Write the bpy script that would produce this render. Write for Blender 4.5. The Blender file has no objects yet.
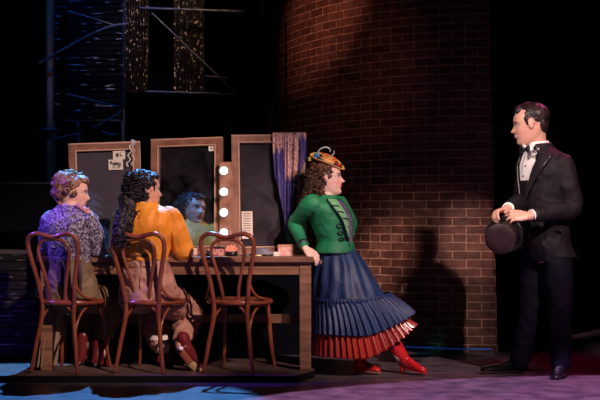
import bpy, bmesh, math, random
from mathutils import Vector, Matrix, noise, Euler
V=Vector; PI=math.pi
random.seed(7)
sc=bpy.context.scene; C=sc.collection
F=1300.0; CH=1.03; HY=220.0
def P(px,py,Y): return V(((px-300)/F*Y, Y, CH-(py-HY)/F*Y))

# ------------------------------------------------------------------ materials
def nt_mat(name):
    m=bpy.data.materials.new(name); m.use_nodes=True
    n=m.node_tree; return m,n,n.nodes['Principled BSDF']
def nd(n,t,**k):
    x=n.nodes.new(t)
    for a,b in k.items():
        if a in x.inputs.keys(): x.inputs[a].default_value=b
        else: setattr(x,a,b)
    return x
def c4(c): return (c[0],c[1],c[2],1)
def mat(name,col,rough=.6,metal=0,col2=None,scale=8,detail=4,bump=0,bscale=30,thr=None,spec=None,coat=0,sub=0,stretch=None):
    m,n,b=nt_mat(name)
    b.inputs['Roughness'].default_value=rough; b.inputs['Metallic'].default_value=metal
    if spec is not None: b.inputs['Specular IOR Level'].default_value=spec
    b.inputs['Coat Weight'].default_value=coat
    if sub: b.inputs['Subsurface Weight'].default_value=sub; b.inputs['Subsurface Scale'].default_value=.02
    tc=nd(n,'ShaderNodeTexCoord'); src=tc.outputs['Object']
    if stretch:
        mp=nd(n,'ShaderNodeMapping'); mp.inputs['Scale'].default_value=stretch
        n.links.new(src,mp.inputs[0]); src=mp.outputs[0]
    if col2:
        t=nd(n,'ShaderNodeTexNoise',Scale=scale,Detail=detail); n.links.new(src,t.inputs['Vector'])
        r=nd(n,'ShaderNodeValToRGB'); a,z=thr or (.35,.65)
        r.color_ramp.elements[0].position=a; r.color_ramp.elements[0].color=c4(col)
        r.color_ramp.elements[1].position=z; r.color_ramp.elements[1].color=c4(col2)
        n.links.new(t.outputs[0],r.inputs[0]); n.links.new(r.outputs[0],b.inputs['Base Color'])
    else: b.inputs['Base Color'].default_value=c4(col)
    if bump:
        t=nd(n,'ShaderNodeTexNoise',Scale=bscale,Detail=4); n.links.new(src,t.inputs['Vector'])
        u=nd(n,'ShaderNodeBump',Strength=bump,Distance=.01); n.links.new(t.outputs[0],u.inputs['Height'])
        n.links.new(u.outputs[0],b.inputs['Normal'])
    return m
def emit(name,col,s):
    m,n,b=nt_mat(name); b.inputs['Base Color'].default_value=c4(col)
    b.inputs['Emission Color'].default_value=c4(col); b.inputs['Emission Strength'].default_value=s
    return m
def vmat(name,rough=.5,sub=0.1,coat=0):
    m,n,b=nt_mat(name); a=nd(n,'ShaderNodeVertexColor'); a.layer_name='Col'
    n.links.new(a.outputs[0],b.inputs['Base Color']); b.inputs['Roughness'].default_value=rough
    if sub: b.inputs['Subsurface Weight'].default_value=sub; b.inputs['Subsurface Scale'].default_value=.015
    return m

# ------------------------------------------------------------------ object helpers
def obj(name,me,m=None,parent=None,smooth=True):
    if isinstance(me,bmesh.types.BMesh):
        b=me; me=bpy.data.meshes.new(name); bmesh.ops.recalc_face_normals(b,faces=b.faces); b.to_mesh(me); b.free()
    o=bpy.data.objects.new(name,me); C.objects.link(o)
    if m is not None:
        for mm in (m if isinstance(m,(list,tuple)) else [m]): me.materials.append(mm)
    if smooth:
        for p in me.polygons: p.use_smooth=True
    if parent:
        o.parent=parent; o.matrix_parent_inverse=parent_world(parent).inverted()
    return o
def parent_world(o):
    m=o.matrix_basis.copy()
    while o.parent: m=o.parent.matrix_basis @ m if False else (o.parent.matrix_basis @ (o.matrix_parent_inverse @ m)); o=o.parent
    return m
def tag(o,label,cat,group=None):
    o['label']=label; o['category']=cat
    if group: o['group']=group
    return o
def struct(o): o['kind']='structure'; return o
def thing(name,label,cat,loc=(0,0,0),rz=0,group=None):
    o=bpy.data.objects.new(name,None); C.objects.link(o); o.location=loc; o.rotation_euler=(0,0,rz); o.empty_display_size=.1
    return tag(o,label,cat,group)
def local(name,bm,m,parent,smooth=True):      # mesh authored in the parent's local space
    o=obj(name,bm,m,None,smooth); o.parent=parent; return o
def box(bm,c,s,M=None,bev=0,mi=0):
    r=bmesh.ops.create_cube(bm,size=1); vs=r['verts']
    for v in vs: v.co=V((v.co.x*s[0],v.co.y*s[1],v.co.z*s[2]))
    fs=set(f for v in vs for f in v.link_faces)
    if bev:
        es=list(set(e for v in vs for e in v.link_edges))
        q=bmesh.ops.bevel(bm,geom=es,offset=bev,segments=2,affect='EDGES',profile=.7)
        vs=list(set(v for f in q['faces'] for v in f.verts)|set(v for v in vs if v.is_valid)); fs=set(f for v in vs for f in v.link_faces)
    for v in vs:
        v.co=V(c)+v.co if M is None else M@(V(c)+v.co)
    for f in fs: f.material_index=mi
    return bm
def nbox(c,s,M=None,bev=0): return box(bmesh.new(),c,s,M,bev)
def catmull(pts,n=6):
    out=[]; L=len(pts)
    for i in range(L-1):
        p0=pts[max(i-1,0)];p1=pts[i];p2=pts[i+1];p3=pts[min(i+2,L-1)]
        for k in range(n):
            t=k/n
            out.append([.5*((2*b)+(-a+c)*t+(2*a-5*b+4*c-d)*t*t+(-a+3*b-3*c+d)*t**3) for a,b,c,d in zip(p0,p1,p2,p3)])
    out.append(list(pts[-1])); return out
def rings(bm,R,cap=True,close=False):
    vr=[[bm.verts.new(p) for p in r] for r in R]; n=len(R[0])
    for i in range(len(vr)-(0 if close else 1)):
        a=vr[i]; b=vr[(i+1)%len(vr)]
        for j in range(n): bm.faces.new((a[j],a[(j+1)%n],b[(j+1)%n],b[j]))
    if cap and not close:
        for r in (vr[0],vr[-1]):
            c=bm.verts.new(sum((v.co for v in r),V())/n)
            for j in range(n): bm.faces.new((r[j],r[(j+1)%n],c))
    return vr
def tube(bm,pts,rad,seg=12,n=6,smooth=True,round_=True,flat=None,close=False):
    if not isinstance(rad,(list,tuple)): rad=[rad]*len(pts)
    q=[list(p)+[r] for p,r in zip(pts,rad)]
    if smooth and len(q)>2:
        q=catmull(q,n) if not close else catmull([q[-1]]+q+[q[0],q[1]],n)[n:-n-1]
    ps=[V(a[:3]) for a in q]; rs=[max(a[3],1e-4) for a in q]
    L=len(ps); T=[]
    for i in range(L):
        a=ps[(i-1)%L] if close else ps[max(i-1,0)]; b=ps[(i+1)%L] if close else ps[min(i+1,L-1)]
        t=(b-a); T.append(t.normalized() if t.length>1e-9 else V((0,0,1)))
    u=T[0].orthogonal().normalized() if flat is None else (flat[0]-T[0]*flat[0].dot(T[0])).normalized()
    R=[]
    def ring(c,t,u,r,s=1):
        w=t.cross(u).normalized(); k=flat[1] if flat else 1
        return [c+u*(r*s*math.cos(2*PI*j/seg))+w*(r*s*k*math.sin(2*PI*j/seg)) for j in range(seg)]
    for i in range(L):
        t=T[i]; 
        if flat is None: u=(u-t*u.dot(t)).normalized()
        else: u=(flat[0]-t*flat[0].dot(t)).normalized()
        if i==0 and round_ and not close:
            for a in (80,50,25): R.append(ring(ps[0]-t*(rs[0]*math.sin(math.radians(a))),t,u,rs[0]*math.cos(math.radians(a))))
        R.append(ring(ps[i],t,u,rs[i]))
        if i==L-1 and round_ and not close:
            for a in (25,50,80): R.append(ring(ps[i]+t*(rs[i]*math.sin(math.radians(a))),t,u,rs[i]*math.cos(math.radians(a))))
    rings(bm,R,True,close); return bm
def ntube(*a,**k): return tube(bmesh.new(),*a,**k)
def ell(bm,c,r,M=None,sub=3):
    q=bmesh.ops.create_icosphere(bm,subdivisions=sub,radius=1)
    for v in q['verts']:
        p=V((v.co.x*r[0],v.co.y*r[1],v.co.z*r[2])); v.co=V(c)+((M@p) if M else p)
    return bm
def lathe(bm,prof,c=(0,0,0),M=None,seg=28):
    R=[]
    for r,z in prof: R.append([V(c)+((M@V((r*math.cos(2*PI*j/seg),r*math.sin(2*PI*j/seg),z))) if M else V((r*math.cos(2*PI*j/seg),r*math.sin(2*PI*j/seg),z))) for j in range(seg)])
    rings(bm,R); return bm
class Loft:                                   # sections (centre, left axis, forward axis, half-width, half-depth)
    def __init__(s,secs,e=2.2): s.q=catmull([list(c)+list(l)+list(f)+[a,b] for c,l,f,a,b in secs],8); s.e=e
    def pt(s,t,th,off=0):
        x=t*(len(s.q)-1); i=min(int(x),len(s.q)-2); k=x-i
        r=[a*(1-k)+b*k for a,b in zip(s.q[i],s.q[i+1])]
        c=V(r[:3]);l=V(r[3:6]).normalized();f=V(r[6:9]).normalized();a,b=r[9]+off,r[10]+off
        cs,sn=math.cos(th),math.sin(th); k=(abs(cs)**s.e+abs(sn)**s.e)**(-1/s.e)
        return c+f*(b*cs*k)+l*(a*sn*k)
    def mesh(s,bm,seg=32,off=0,t0=0,t1=1,n=None,fn=None):
        n=n or len(s.q); R=[]
        for i in range(n):
            t=t0+(t1-t0)*i/(n-1)
            R.append([s.pt(t,2*PI*j/seg,off+(fn(t,2*PI*j/seg) if fn else 0)) for j in range(seg)])
        rings(bm,R); return bm
    def patch(s,bm,t0,t1,th0,th1,off=.008,thick=.003,nt=16,nh=10):    # th0/th1: function of u in 0..1
        g=[]
        for o in (off,off-thick):
            G=[]
            for i in range(nt+1):
                u=i/nt; a=th0(u) if callable(th0) else th0; b=th1(u) if callable(th1) else th1
                G.append([bm.verts.new(s.pt(t0+(t1-t0)*u,a+(b-a)*j/nh,o)) for j in range(nh+1)])
            g.append(G)
        A,B=g
        for G in g:
            for i in range(nt):
                for j in range(nh): bm.faces.new((G[i][j],G[i][j+1],G[i+1][j+1],G[i+1][j]))
        for i in range(nt):
            for j in (0,nh): bm.faces.new((A[i][j],A[i+1][j],B[i+1][j],B[i][j]))
        for j in range(nh):
            for i in (0,nt): bm.faces.new((A[i][j],A[i][j+1],B[i][j+1],B[i][j]))
        return bm
def fuse(bm,voxel=.005,sm=3,disp=None,amp=0,fr=14,aniso=(1,1,1),ridge=0):   # one continuous skin over overlapping volumes
    me=bpy.data.meshes.new('tmp'); bm.to_mesh(me); bm.free(); o=bpy.data.objects.new('tmp',me); C.objects.link(o)
    r=o.modifiers.new('r','REMESH'); r.mode='VOXEL'; r.voxel_size=voxel
    if sm: s=o.modifiers.new('s','SMOOTH'); s.factor=.5; s.iterations=sm
    dg=bpy.context.evaluated_depsgraph_get(); dg.update()
    m2=bpy.data.meshes.new_from_object(o.evaluated_get(dg)); bpy.data.objects.remove(o); bpy.data.meshes.remove(me)
    if amp or ridge:
        ns=[v.normal.copy() for v in m2.vertices]
        for v,nn in zip(m2.vertices,ns):
            q=V((v.co.x*fr*aniso[0],v.co.y*fr*aniso[1],v.co.z*fr*aniso[2]))
            d=amp*(noise.noise(q)+.5*noise.noise(q*2.3))
            if ridge: d+=ridge*(1-2*abs(noise.noise(q*1.3+V((5,3,1)))))
            v.co=v.co+nn*d
    return m2

# ------------------------------------------------------------------ camera
cam=bpy.data.cameras.new('camera'); co=bpy.data.objects.new('camera',cam); C.objects.link(co); sc.camera=co
co.location=(0,0,CH); co.rotation_euler=(PI/2,0,0); cam.sensor_width=36; cam.lens=F*36/600; cam.shift_y=20/600; cam.clip_end=100
sc.view_settings.view_transform='Standard'; sc.view_settings.look='None'; sc.view_settings.gamma=1; sc.view_settings.exposure=0
w=bpy.data.worlds.new('world'); sc.world=w; w.use_nodes=True
w.node_tree.nodes['Background'].inputs[0].default_value=(.10,.13,.3,1); w.node_tree.nodes['Background'].inputs[1].default_value=.0035

# ------------------------------------------------------------------ materials list
M_floor=mat('stage_floor_paint',(.055,.04,.055),.38,col2=(.14,.105,.13),scale=7,bump=.25,bscale=60)
M_black=mat('black_drape',(.004,.004,.007),.95,spec=.05)
M_plat=mat('platform_boards',(.05,.028,.03),.45,col2=(.16,.10,.09),scale=9,stretch=(1,6,1),bump=.3)
M_platedge=mat('platform_black_edge',(.006,.005,.006),.7,spec=.2)
M_wood=mat('oiled_bentwood',(.13,.027,.013),.26,col2=(.25,.065,.032),scale=14,coat=.3,stretch=(1,1,.3))
M_cane=mat('seat_panel',(.12,.045,.03),.5,col2=(.22,.1,.06),scale=60)
M_twood=mat('table_wood',(.12,.048,.026),.5,col2=(.27,.125,.072),scale=6,stretch=(.4,4,5),bump=.2)
M_tdark=mat('table_top_edge',(.13,.055,.035),.45,col2=(.22,.10,.06),scale=8)
M_frame=mat('mirror_frame_wood',(.16,.062,.042),.4,col2=(.30,.14,.10),scale=9,bump=.15)
M_frame2=mat('mirror_frame_bead',(.50,.30,.22),.4)
M_white=mat('white_linen',(.80,.76,.74),.6)
M_paper=mat('aged_paper',(.55,.47,.42),.8,col2=(.68,.6,.55),scale=20)
M_ink=mat('ink',(.05,.035,.04),.7)
M_gold=mat('brass',(.7,.42,.12),.3,metal=.9)
M_dmetal=mat('dark_steel',(.10,.10,.12),.38,metal=.6)

# ------------------------------------------------------------------ setting
struct(obj('floor',nbox((0,8.5,-.05),(16,13,.1)),M_floor,smooth=False))
struct(obj('wall_back',nbox((0,14,3),(16,.1,6.2)),M_black,smooth=False))
# curved brick wall
def brick_mat():
    m,n,b=nt_mat('old_brick'); L=n.links
    uv=nd(n,'ShaderNodeUVMap'); b.inputs['Roughness'].default_value=.55; b.inputs['Specular IOR Level'].default_value=.35
    def bt(wd):
        t=nd(n,'ShaderNodeTexBrick'); t.inputs['Scale'].default_value=1; t.inputs['Mortar Size'].default_value=.005; t.inputs['Mortar Smooth'].default_value=.35
        t.inputs['Brick Width'].default_value=wd; t.inputs['Row Height'].default_value=.066; t.offset=.5
        t.inputs['Color1'].default_value=(.085,.034,.026,1); t.inputs['Color2'].default_value=(.15,.064,.046,1); t.inputs['Mortar'].default_value=(.42,.235,.17,1)
        t.inputs['Bias'].default_value=-.1
        return t
    nz=nd(n,'ShaderNodeTexNoise',Scale=9.0,Detail=3.0); L.new(uv.outputs[0],nz.inputs['Vector'])
    ad=nd(n,'ShaderNodeVectorMath',operation='MULTIPLY_ADD'); ad.inputs[1].default_value=(.012,.012,0)
    L.new(nz.outputs['Color'],ad.inputs[0]); L.new(uv.outputs[0],ad.inputs[2])
    A=bt(.21); B=bt(.105)
    for t in (A,B): L.new(ad.outputs[0],t.inputs['Vector'])
    sp=nd(n,'ShaderNodeSeparateXYZ'); L.new(uv.outputs[0],sp.inputs[0])
    d=nd(n,'ShaderNodeMath',operation='DIVIDE'); L.new(sp.outputs[1],d.inputs[0]); d.inputs[1].default_value=.066
    fl=nd(n,'ShaderNodeMath',operation='FLOOR'); L.new(d.outputs[0],fl.inputs[0])
    md=nd(n,'ShaderNodeMath',operation='MODULO'); L.new(fl.outputs[0],md.inputs[0]); md.inputs[1].default_value=8
    cp=nd(n,'ShaderNodeMath',operation='COMPARE'); L.new(md.outputs[0],cp.inputs[0]); cp.inputs[1].default_value=5; cp.inputs[2].default_value=.3
    mx=nd(n,'ShaderNodeMix',data_type='RGBA'); L.new(cp.outputs[0],mx.inputs[0]); L.new(A.outputs['Color'],mx.inputs[6]); L.new(B.outputs['Color'],mx.inputs[7])
    mf=nd(n,'ShaderNodeMix'); L.new(cp.outputs[0],mf.inputs[0]); L.new(A.outputs['Fac'],mf.inputs[2]); L.new(B.outputs['Fac'],mf.inputs[3])
    # grime
    g=nd(n,'ShaderNodeTexNoise',Scale=14.0,Detail=6.0); L.new(uv.outputs[0],g.inputs['Vector'])
    gr=nd(n,'ShaderNodeMapRange'); L.new(g.outputs[0],gr.inputs[0]); gr.inputs[1].default_value=.3; gr.inputs[2].default_value=.7; gr.inputs[3].default_value=.55; gr.inputs[4].default_value=1.25
    mu=nd(n,'ShaderNodeMix',data_type='RGBA',blend_type='MULTIPLY'); mu.inputs[0].default_value=1; L.new(mx.outputs[2],mu.inputs[6]); L.new(gr.outputs[0],mu.inputs[7])
    L.new(mu.outputs[2],b.inputs['Base Color'])
    h=nd(n,'ShaderNodeMath',operation='MULTIPLY_ADD'); L.new(mf.outputs[0],h.inputs[0]); h.inputs[1].default_value=-1; L.new(g.outputs[0],h.inputs[2])
    bp=nd(n,'ShaderNodeBump',Strength=1.0,Distance=.012); L.new(h.outputs[0],bp.inputs['Height']); L.new(bp.outputs[0],b.inputs['Normal'])
    return m
M_brick=brick_mat()
bm=bmesh.new(); uvl=bm.loops.layers.uv.new('UVMap')
CX=1.47; RX=1.80; RY=3.1; YF=10.1; N=60; ZT=3.4
prof=[]; s=0; last=None
for i in range(N+1):
    a=-PI*.58+ (PI*.58)*i/N
    x=CX+RX*math.sin(a); y=YF+RY*(1-math.cos(a)); 
    if last: s+=math.hypot(x-last[0],y-last[1])
    prof.append((x,y,s)); last=(x,y)
prof.append((CX+.03,YF+.0,s+.03))
def wedge(i,z):                                # right end leans a touch
    x,y,s=prof[i]
    k=max(0,(i-N+6)/6); return V((x-(.055*z/2.6-.03)*k,y,z)),s
vg=[]
for i in range(len(prof)): vg.append([wedge(i,z) for z in (0,.85,1.7,ZT)])
V0=[[bm.verts.new(a[0]) for a in r] for r in vg]
for i in range(len(vg)-1):
    for j in range(3):
        q=[(i,j),(i+1,j),(i+1,j+1),(i,j+1)]; f=bm.faces.new([V0[a][b] for a,b in q])
        for l,(a,b) in zip(f.loops,q): l[uvl].uv=(vg[a][b][1],vg[a][b][0].z)
# thickness behind
V1=[[bm.verts.new(a[0]+V((0,.18,0))) for a in r] for r in vg]
for i in range(len(vg)-1):
    for j in range(3): bm.faces.new([V1[a][b] for a,b in ((i,j),(i,j+1),(i+1,j+1),(i+1,j))])
    bm.faces.new((V0[i][3],V0[i+1][3],V1[i+1][3],V1[i][3]))
for i in (0,len(vg)-1):
    for j in range(3): bm.faces.new((V0[i][j],V0[i][j+1],V1[i][j+1],V1[i][j]))
wr=struct(obj('wall_right',bm,M_brick))
# black masking flat at far right
struct(obj('wall_side',nbox((3.6,12.6,3),(3.6,.06,6)),M_black,smooth=False))

# low stage platform
bm=bmesh.new()
def prism(bm,poly,z0,z1,mt=0,ms=1):
    lo=[bm.verts.new((x,y,z0)) for x,y in poly]; hi=[bm.verts.new((x,y,z1)) for x,y in poly]
    f=bm.faces.new(hi); f.material_index=mt; f=bm.faces.new(lo[::-1]); f.material_index=ms
    n=len(poly)
    for i in range(n):
        f=bm.faces.new((lo[i],lo[(i+1)%n],hi[(i+1)%n],hi[i])); f.material_index=ms
    return bm
prism(bm,[(-3.2,8.215),(-.03,8.215),(.095,8.50),(.095,9.25),(-3.2,9.25)],0,.045)
tag(obj('stage_platform',bm,[M_plat,M_platedge],smooth=False),'low dark wooden platform with black front edge under the table and chairs','platform')
PZ=.045

# blue light tube at the foot of the brick wall
pts=[V((CX+RX*math.sin(a)+.0,YF-.09+RY*(1-math.cos(a)),.035)) for a in [-.95+.95*i/12 for i in range(13)]]
t=thing('light_tube','thin blue glowing light tube along the foot of the brick wall','light',pts[0])
obj('tube',ntube(pts,.006,seg=8),emit('blue_glow',(.02,.12,.6),.09),t)
for i in range(0,13,2): obj('clip',nbox(pts[i]+V((0,.02,-.017)),(.03,.02,.036)),M_dmetal,t,False)

# ------------------------------------------------------------------ bentwood chairs
def make_chair(label,loc,rz,group='bentwood chairs at the dressing table'):
    t=thing('bentwood_chair',label,'chair',loc,rz,group)
    def y_of(z): return -.18-.09*max(0,(z-.44))/.45 if z>.44 else -.18-.06*(.44-z)/.44
    side=[(.114,.44),(.130,.586),(.160,.72),(.177,.81),(.168,.868),(.125,.896),(.075,.893)]
    pts=[(-x,y_of(z),z) for x,z in side]+[(0,y_of(.877),.876)]+[(x,y_of(z),z) for x,z in side[::-1]]
    local('back_hoop',ntube(pts,.0150,seg=12),M_wood,t)
    ins=[(.046,.44),(.058,.54),(.088,.675),(.109,.765),(.100,.825),(.060,.856)]
    pts=[(-x,y_of(z)+.004,z) for x,z in ins]+[(0,y_of(.862)+.004,.862)]+[(x,y_of(z)+.004,z) for x,z in ins[::-1]]
    local('inner_hoop',ntube(pts,.0115,seg=10),M_wood,t)
    bm=bmesh.new()
    ring=[]
    for k in range(28):
        a=2*PI*k/28; c,s_=math.cos(a),math.sin(a); wx=.195*(1+.06*s_)
        ring.append((wx*c,.19*s_+.0,.452))
    tube(bm,ring,.020,seg=12,n=3,close=True,flat=(V((0,0,1)),1.25))
    seat=local('seat',bm,M_wood,t)
    lathe(b2:=bmesh.new(),[(.001,.455),(.1,.452),(.185,.458),(.185,.466),(.1,.460),(.001,.462)])
    local('seat_panel',b2,M_cane,seat)
    for sx in (-1,1):
        local('leg',ntube([(sx*.114,-.18,.44),(sx*.113,-.19,.36),(sx*.138,-.215,.19),(sx*.166,-.24,.0)],[.015,.015,.0145,.0125],round_=False),M_wood,t)
        local('leg',ntube([(sx*.145,.15,.445),(sx*.155,.165,.3),(sx*.165,.185,.14),(sx*.18,.215,.0)],[.016,.016,.014,.0115],round_=False),M_wood,t)
        local('hip_brace',ntube([(sx*.132,-.21,.615),(sx*.142,-.20,.55),(sx*.165,-.165,.50),(sx*.192,-.11,.478),(sx*.20,-.04,.474)],[.007,.009,.0095,.0095,.008],seg=9),M_wood,t)
        local('leg_brace',ntube([(sx*.128,-.205,.25),(sx*.116,-.195,.33),(sx*.085,-.175,.40),(sx*.045,-.17,.432)],.0085,seg=9),M_wood,t)
        local('leg_brace',ntube([(sx*.130,-.203,.25),(sx*.134,-.17,.34),(sx*.145,-.10,.41),(sx*.165,-.03,.432)],.0085,seg=9),M_wood,t)
        local('leg_brace',ntube([(sx*.16,.176,.23),(sx*.158,.14,.33),(sx*.16,.08,.405),(sx*.17,.03,.432)],.0085,seg=9),M_wood,t)
    return t
ch=[('bentwood chair with the woman in the purple patterned blouse sitting on it',54,-17),('bentwood chair with the woman in the orange shirt sitting on it',139,-15),('empty bentwood chair in front of the strip of glowing bulbs',228,-15)]
for lab,px,dg in ch:
    a=math.radians(dg); base=P(px,375,8.31); base.z=0
    off=Matrix.Rotation(a,3,'Z')@V((0,-.24,0))
    make_chair(lab,(base.x-off.x,8.31-off.y,PZ),a)

# ------------------------------------------------------------------ dressing table
TZ=.79
t=thing('dressing_table','long brown wooden dressing table carrying three framed mirrors','table',(-.85,8.85,PZ))
x0,x1=-1.72,.09
obj('table_top',nbox(((x0+x1)/2,8.80,TZ-.0175),(x1-x0,.66,.035),bev=.004),M_tdark,t,False)
obj('apron',nbox(((x0+x1)/2,8.525,TZ-.075),(x1-x0-.12,.025,.085)),M_twood,t,False)
obj('apron',nbox(((x0+x1)/2,9.06,TZ-.075),(x1-x0-.12,.025,.085)),M_twood,t,False)
obj('apron',nbox((x1-.05,8.8,TZ-.075),(.02,.5,.085)),M_twood,t,False)
obj('stretcher',nbox(((x0+x1)/2,9.05,.345),(x1-x0-.12,.03,.06)),M_twood,t,False)
obj('stretcher',nbox((x1-.05,8.8,.345),(.03,.5,.05)),M_twood,t,False)
for x in (x0+.06,x1-.055):
    for y in (8.535,9.06): obj('leg',nbox((x,y,(TZ-.03+PZ)/2),(.075,.06,TZ-.035-PZ),bev=.004),M_twood,t,False)
d=obj('drawer',nbox((-1.33,8.512,TZ-.078),(.30,.012,.07),bev=.002),M_twood,t,False)
obj('drawer_pull',ntube([(-1.37,8.50,TZ-.078),(-1.37,8.488,TZ-.078),(-1.29,8.488,TZ-.078),(-1.29,8.50,TZ-.078)],.004,seg=8,smooth=False),M_gold,d)
for bx in (-1.0,-.62,-.24):
    for sx in (0,):
        pass

# ------------------------------------------------------------------ mirrors
def glass_mat(nm,dust,seed):
    m,n,b=nt_mat(nm); L=n.links
    b.inputs['Base Color'].default_value=(.45,.45,.5,1); b.inputs['Metallic'].default_value=1; b.inputs['Roughness'].default_value=.05
    d=nd(n,'ShaderNodeBsdfDiffuse'); d.inputs[0].default_value=(.060,.050,.066,1)
    tc=nd(n,'ShaderNodeTexCoord'); mp=nd(n,'ShaderNodeMapping'); mp.inputs['Location'].default_value=(seed,seed,0); L.new(tc.outputs['Object'],mp.inputs[0])
    t=nd(n,'ShaderNodeTexNoise',Scale=5.5,Detail=7.0,Distortion=1.2); L.new(mp.outputs[0],t.inputs['Vector'])
    r=nd(n,'ShaderNodeMapRange'); L.new(t.outputs[0],r.inputs[0]); r.inputs[1].default_value=.35; r.inputs[2].default_value=.72; r.inputs[3].default_value=dust[0]; r.inputs[4].default_value=dust[1]
    mx=nd(n,'ShaderNodeMixShader'); L.new(r.outputs[0],mx.inputs[0]); L.new(b.outputs[0],mx.inputs[1]); L.new(d.outputs[0],mx.inputs[2])
    L.new(mx.outputs[0],n.nodes['Material Output'].inputs[0]); return m
def vanity(label,pxl,pxr,pyt,Yc,yaw,roll,dust,seed):
    # local frame: x right, y up along the glass, z towards the viewer
    zt=CH-(pyt-HY)/F*Yc; W=(pxr-pxl)/F*Yc/math.cos(math.radians(yaw)); zb=TZ+.002
    lean=math.radians(6); Hh=(zt-zb)/math.cos(lean)
    cx=((pxl+pxr)/2-300)/F*Yc
    root=thing('vanity_mirror',label,'mirror',(cx,Yc,zb),math.radians(yaw),'framed mirrors on the dressing table')
    Mx=Matrix.Translation((cx,Yc,zb))@Matrix.Rotation(math.radians(yaw),4,'Z')@Matrix.Rotation(-lean,4,'X')@Matrix.Rotation(math.radians(roll),4,'Y')
    T=lambda x,z,y=0: Mx@V((x,y,z))
    fw=.055; bm=bmesh.new()
    def bar(bm,xa,za,xb,zb_,y0,y1): box(bm,((xa+xb)/2,(y0+y1)/2,(za+zb_)/2),(xb-xa,y1-y0,zb_-za),Mx,bev=.004)
    bar(bm,-W/2,0,-W/2+fw,Hh,-.02,.02); bar(bm,W/2-fw,0,W/2,Hh,-.02,.02)
    bar(bm,-W/2+fw,Hh-fw,W/2-fw,Hh,-.019,.019); bar(bm,-W/2+fw,0,W/2-fw,fw,-.019,.019)
    fr=obj('frame',bm,M_frame,root,False)
    bm=bmesh.new(); e=.009
    bar(bm,-W/2+fw-e,fw-e,-W/2+fw,Hh-fw+e,-.026,-.015); bar(bm,W/2-fw,fw-e,W/2-fw+e,Hh-fw+e,-.026,-.015)
    bar(bm,-W/2+fw,Hh-fw,W/2-fw,Hh-fw+e,-.026,-.015); bar(bm,-W/2+fw,fw-e,W/2-fw,fw,-.026,-.015)
    bar(bm,-W/2,Hh-.008,W/2,Hh+.003,-.024,.01)
    obj('inner_bead',bm,M_frame2,fr,False)
    g=bmesh.new(); box(g,(0,.004,Hh/2),(W-2*fw+.01,.006,Hh-2*fw+.01),Mx)
    obj('glass',g,glass_mat('dusty_glass',dust,seed),root,False)
    k=bmesh.new(); box(k,(0,.014,Hh/2),(W-2*fw+.02,.006,Hh-2*fw+.02),Mx)
    obj('back_board',k,M_tdark,root,False)
    obj('back_strut',ntube([T(0,Hh*.7,.03),V((cx,min(Yc+.20,9.11),TZ+.008))],.01,smooth=False),M_twood,root)
    return root,Mx,W,Hh,fw
m1,Mx1,W1,H1,_=vanity('framed mirror with two small picture cards and beads on its corner',72,143.5,142.5,8.98,4,-2.2,(.84,.98),1.3)
m2,Mx2,W2,H2,_=vanity('framed mirror with one tiny white card, reflecting a face',150,223,138,8.98,-11,-1.4,(.05,.42),4.1)
m3,Mx3,W3,H3,_=vanity('framed mirror with the blue and pink shawl hung over its corner',233,307,134.5,8.98,3,-.8,(.35,.8),8.2)
def card(name,label,Mx,x,z,w,h,marks,y=-.030,mt=M_paper,rot=0,cat='card'):
    Q=Mx@Matrix.Translation((x,y,z))@Matrix.Rotation(rot,4,'Y')
    t=thing(name,label,cat,Q@V((0,0,-h/2)))
    obj('sheet',nbox((0,0,0),(w,.002,h),Q),mt,t,False)
    b=bmesh.new()
    for mk in marks:
        if mk[0]=='e': ell(b,(mk[1]*w,-.002,mk[2]*h),(mk[3]*w,.0012,mk[4]*h),None,2)
        else: box(b,(mk[1]*w,-.002,mk[2]*h),(mk[3]*w,.0015,mk[4]*h))
    for v in b.verts: v.co=Q@v.co
    obj('drawing',b,M_ink,t,False)
    return t
pxm=8.98/F
horse=[('e',0,.08,.27,.15),('e',-.33,.2,.09,.16),('e',.30,.0,.05,.22),('b',-.2,-.2,.05,.3),('b',-.08,-.22,.05,.25),('b',.17,-.2,.05,.3),('b',.24,-.18,.05,.25)]
card('picture_card','upper small pale card with a dark figure on the left mirror',Mx1,.100,H1-.088,.085,.062,[('e',-.15,0,.14,.25),('b',.1,.05,.07,.5),('b',.2,-.1,.2,.12)],y=-.012)
card('picture_card','pale card with a dark horse drawing on the left mirror',Mx1,.075,H1-.155,.10,.072,horse,y=-.012)
card('picture_card','tiny white card in the top corner of the middle mirror',Mx2,.178,H2-.075,.038,.04,[('b',0,0,.3,.3)],y=-.012,mt=M_white)
card('letter','written paper stuck in the lower left of the right mirror',Mx3,-.155,.205,.075,.19,[('b',0,.42-.09*i,.7,.02) for i in range(9)],y=-.012,cat='paper')
# beads over the left mirror's corner
t=thing('bead_necklace','string of pale beads hung over the left mirror corner','necklace',Mx1@V((W1/2-.05,-.03,H1-.16)))
bm=bmesh.new(); bp=[V((W1/2-.055+.010*math.sin(i*.9)-.0016*i,-.034,H1+.008-.0085*i)) for i in range(22)]
for p in bp: ell(bm,Mx1@p,(.0055,)*3,None,1)
obj('strand',bm,M_white,t)
bm=bmesh.new()
for i,p in enumerate(bp): ell(bm,Mx1@(p+V((.014+.001*i,0,0))),(.005,)*3,None,1)
obj('strand',bm,M_paper,t)
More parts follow.
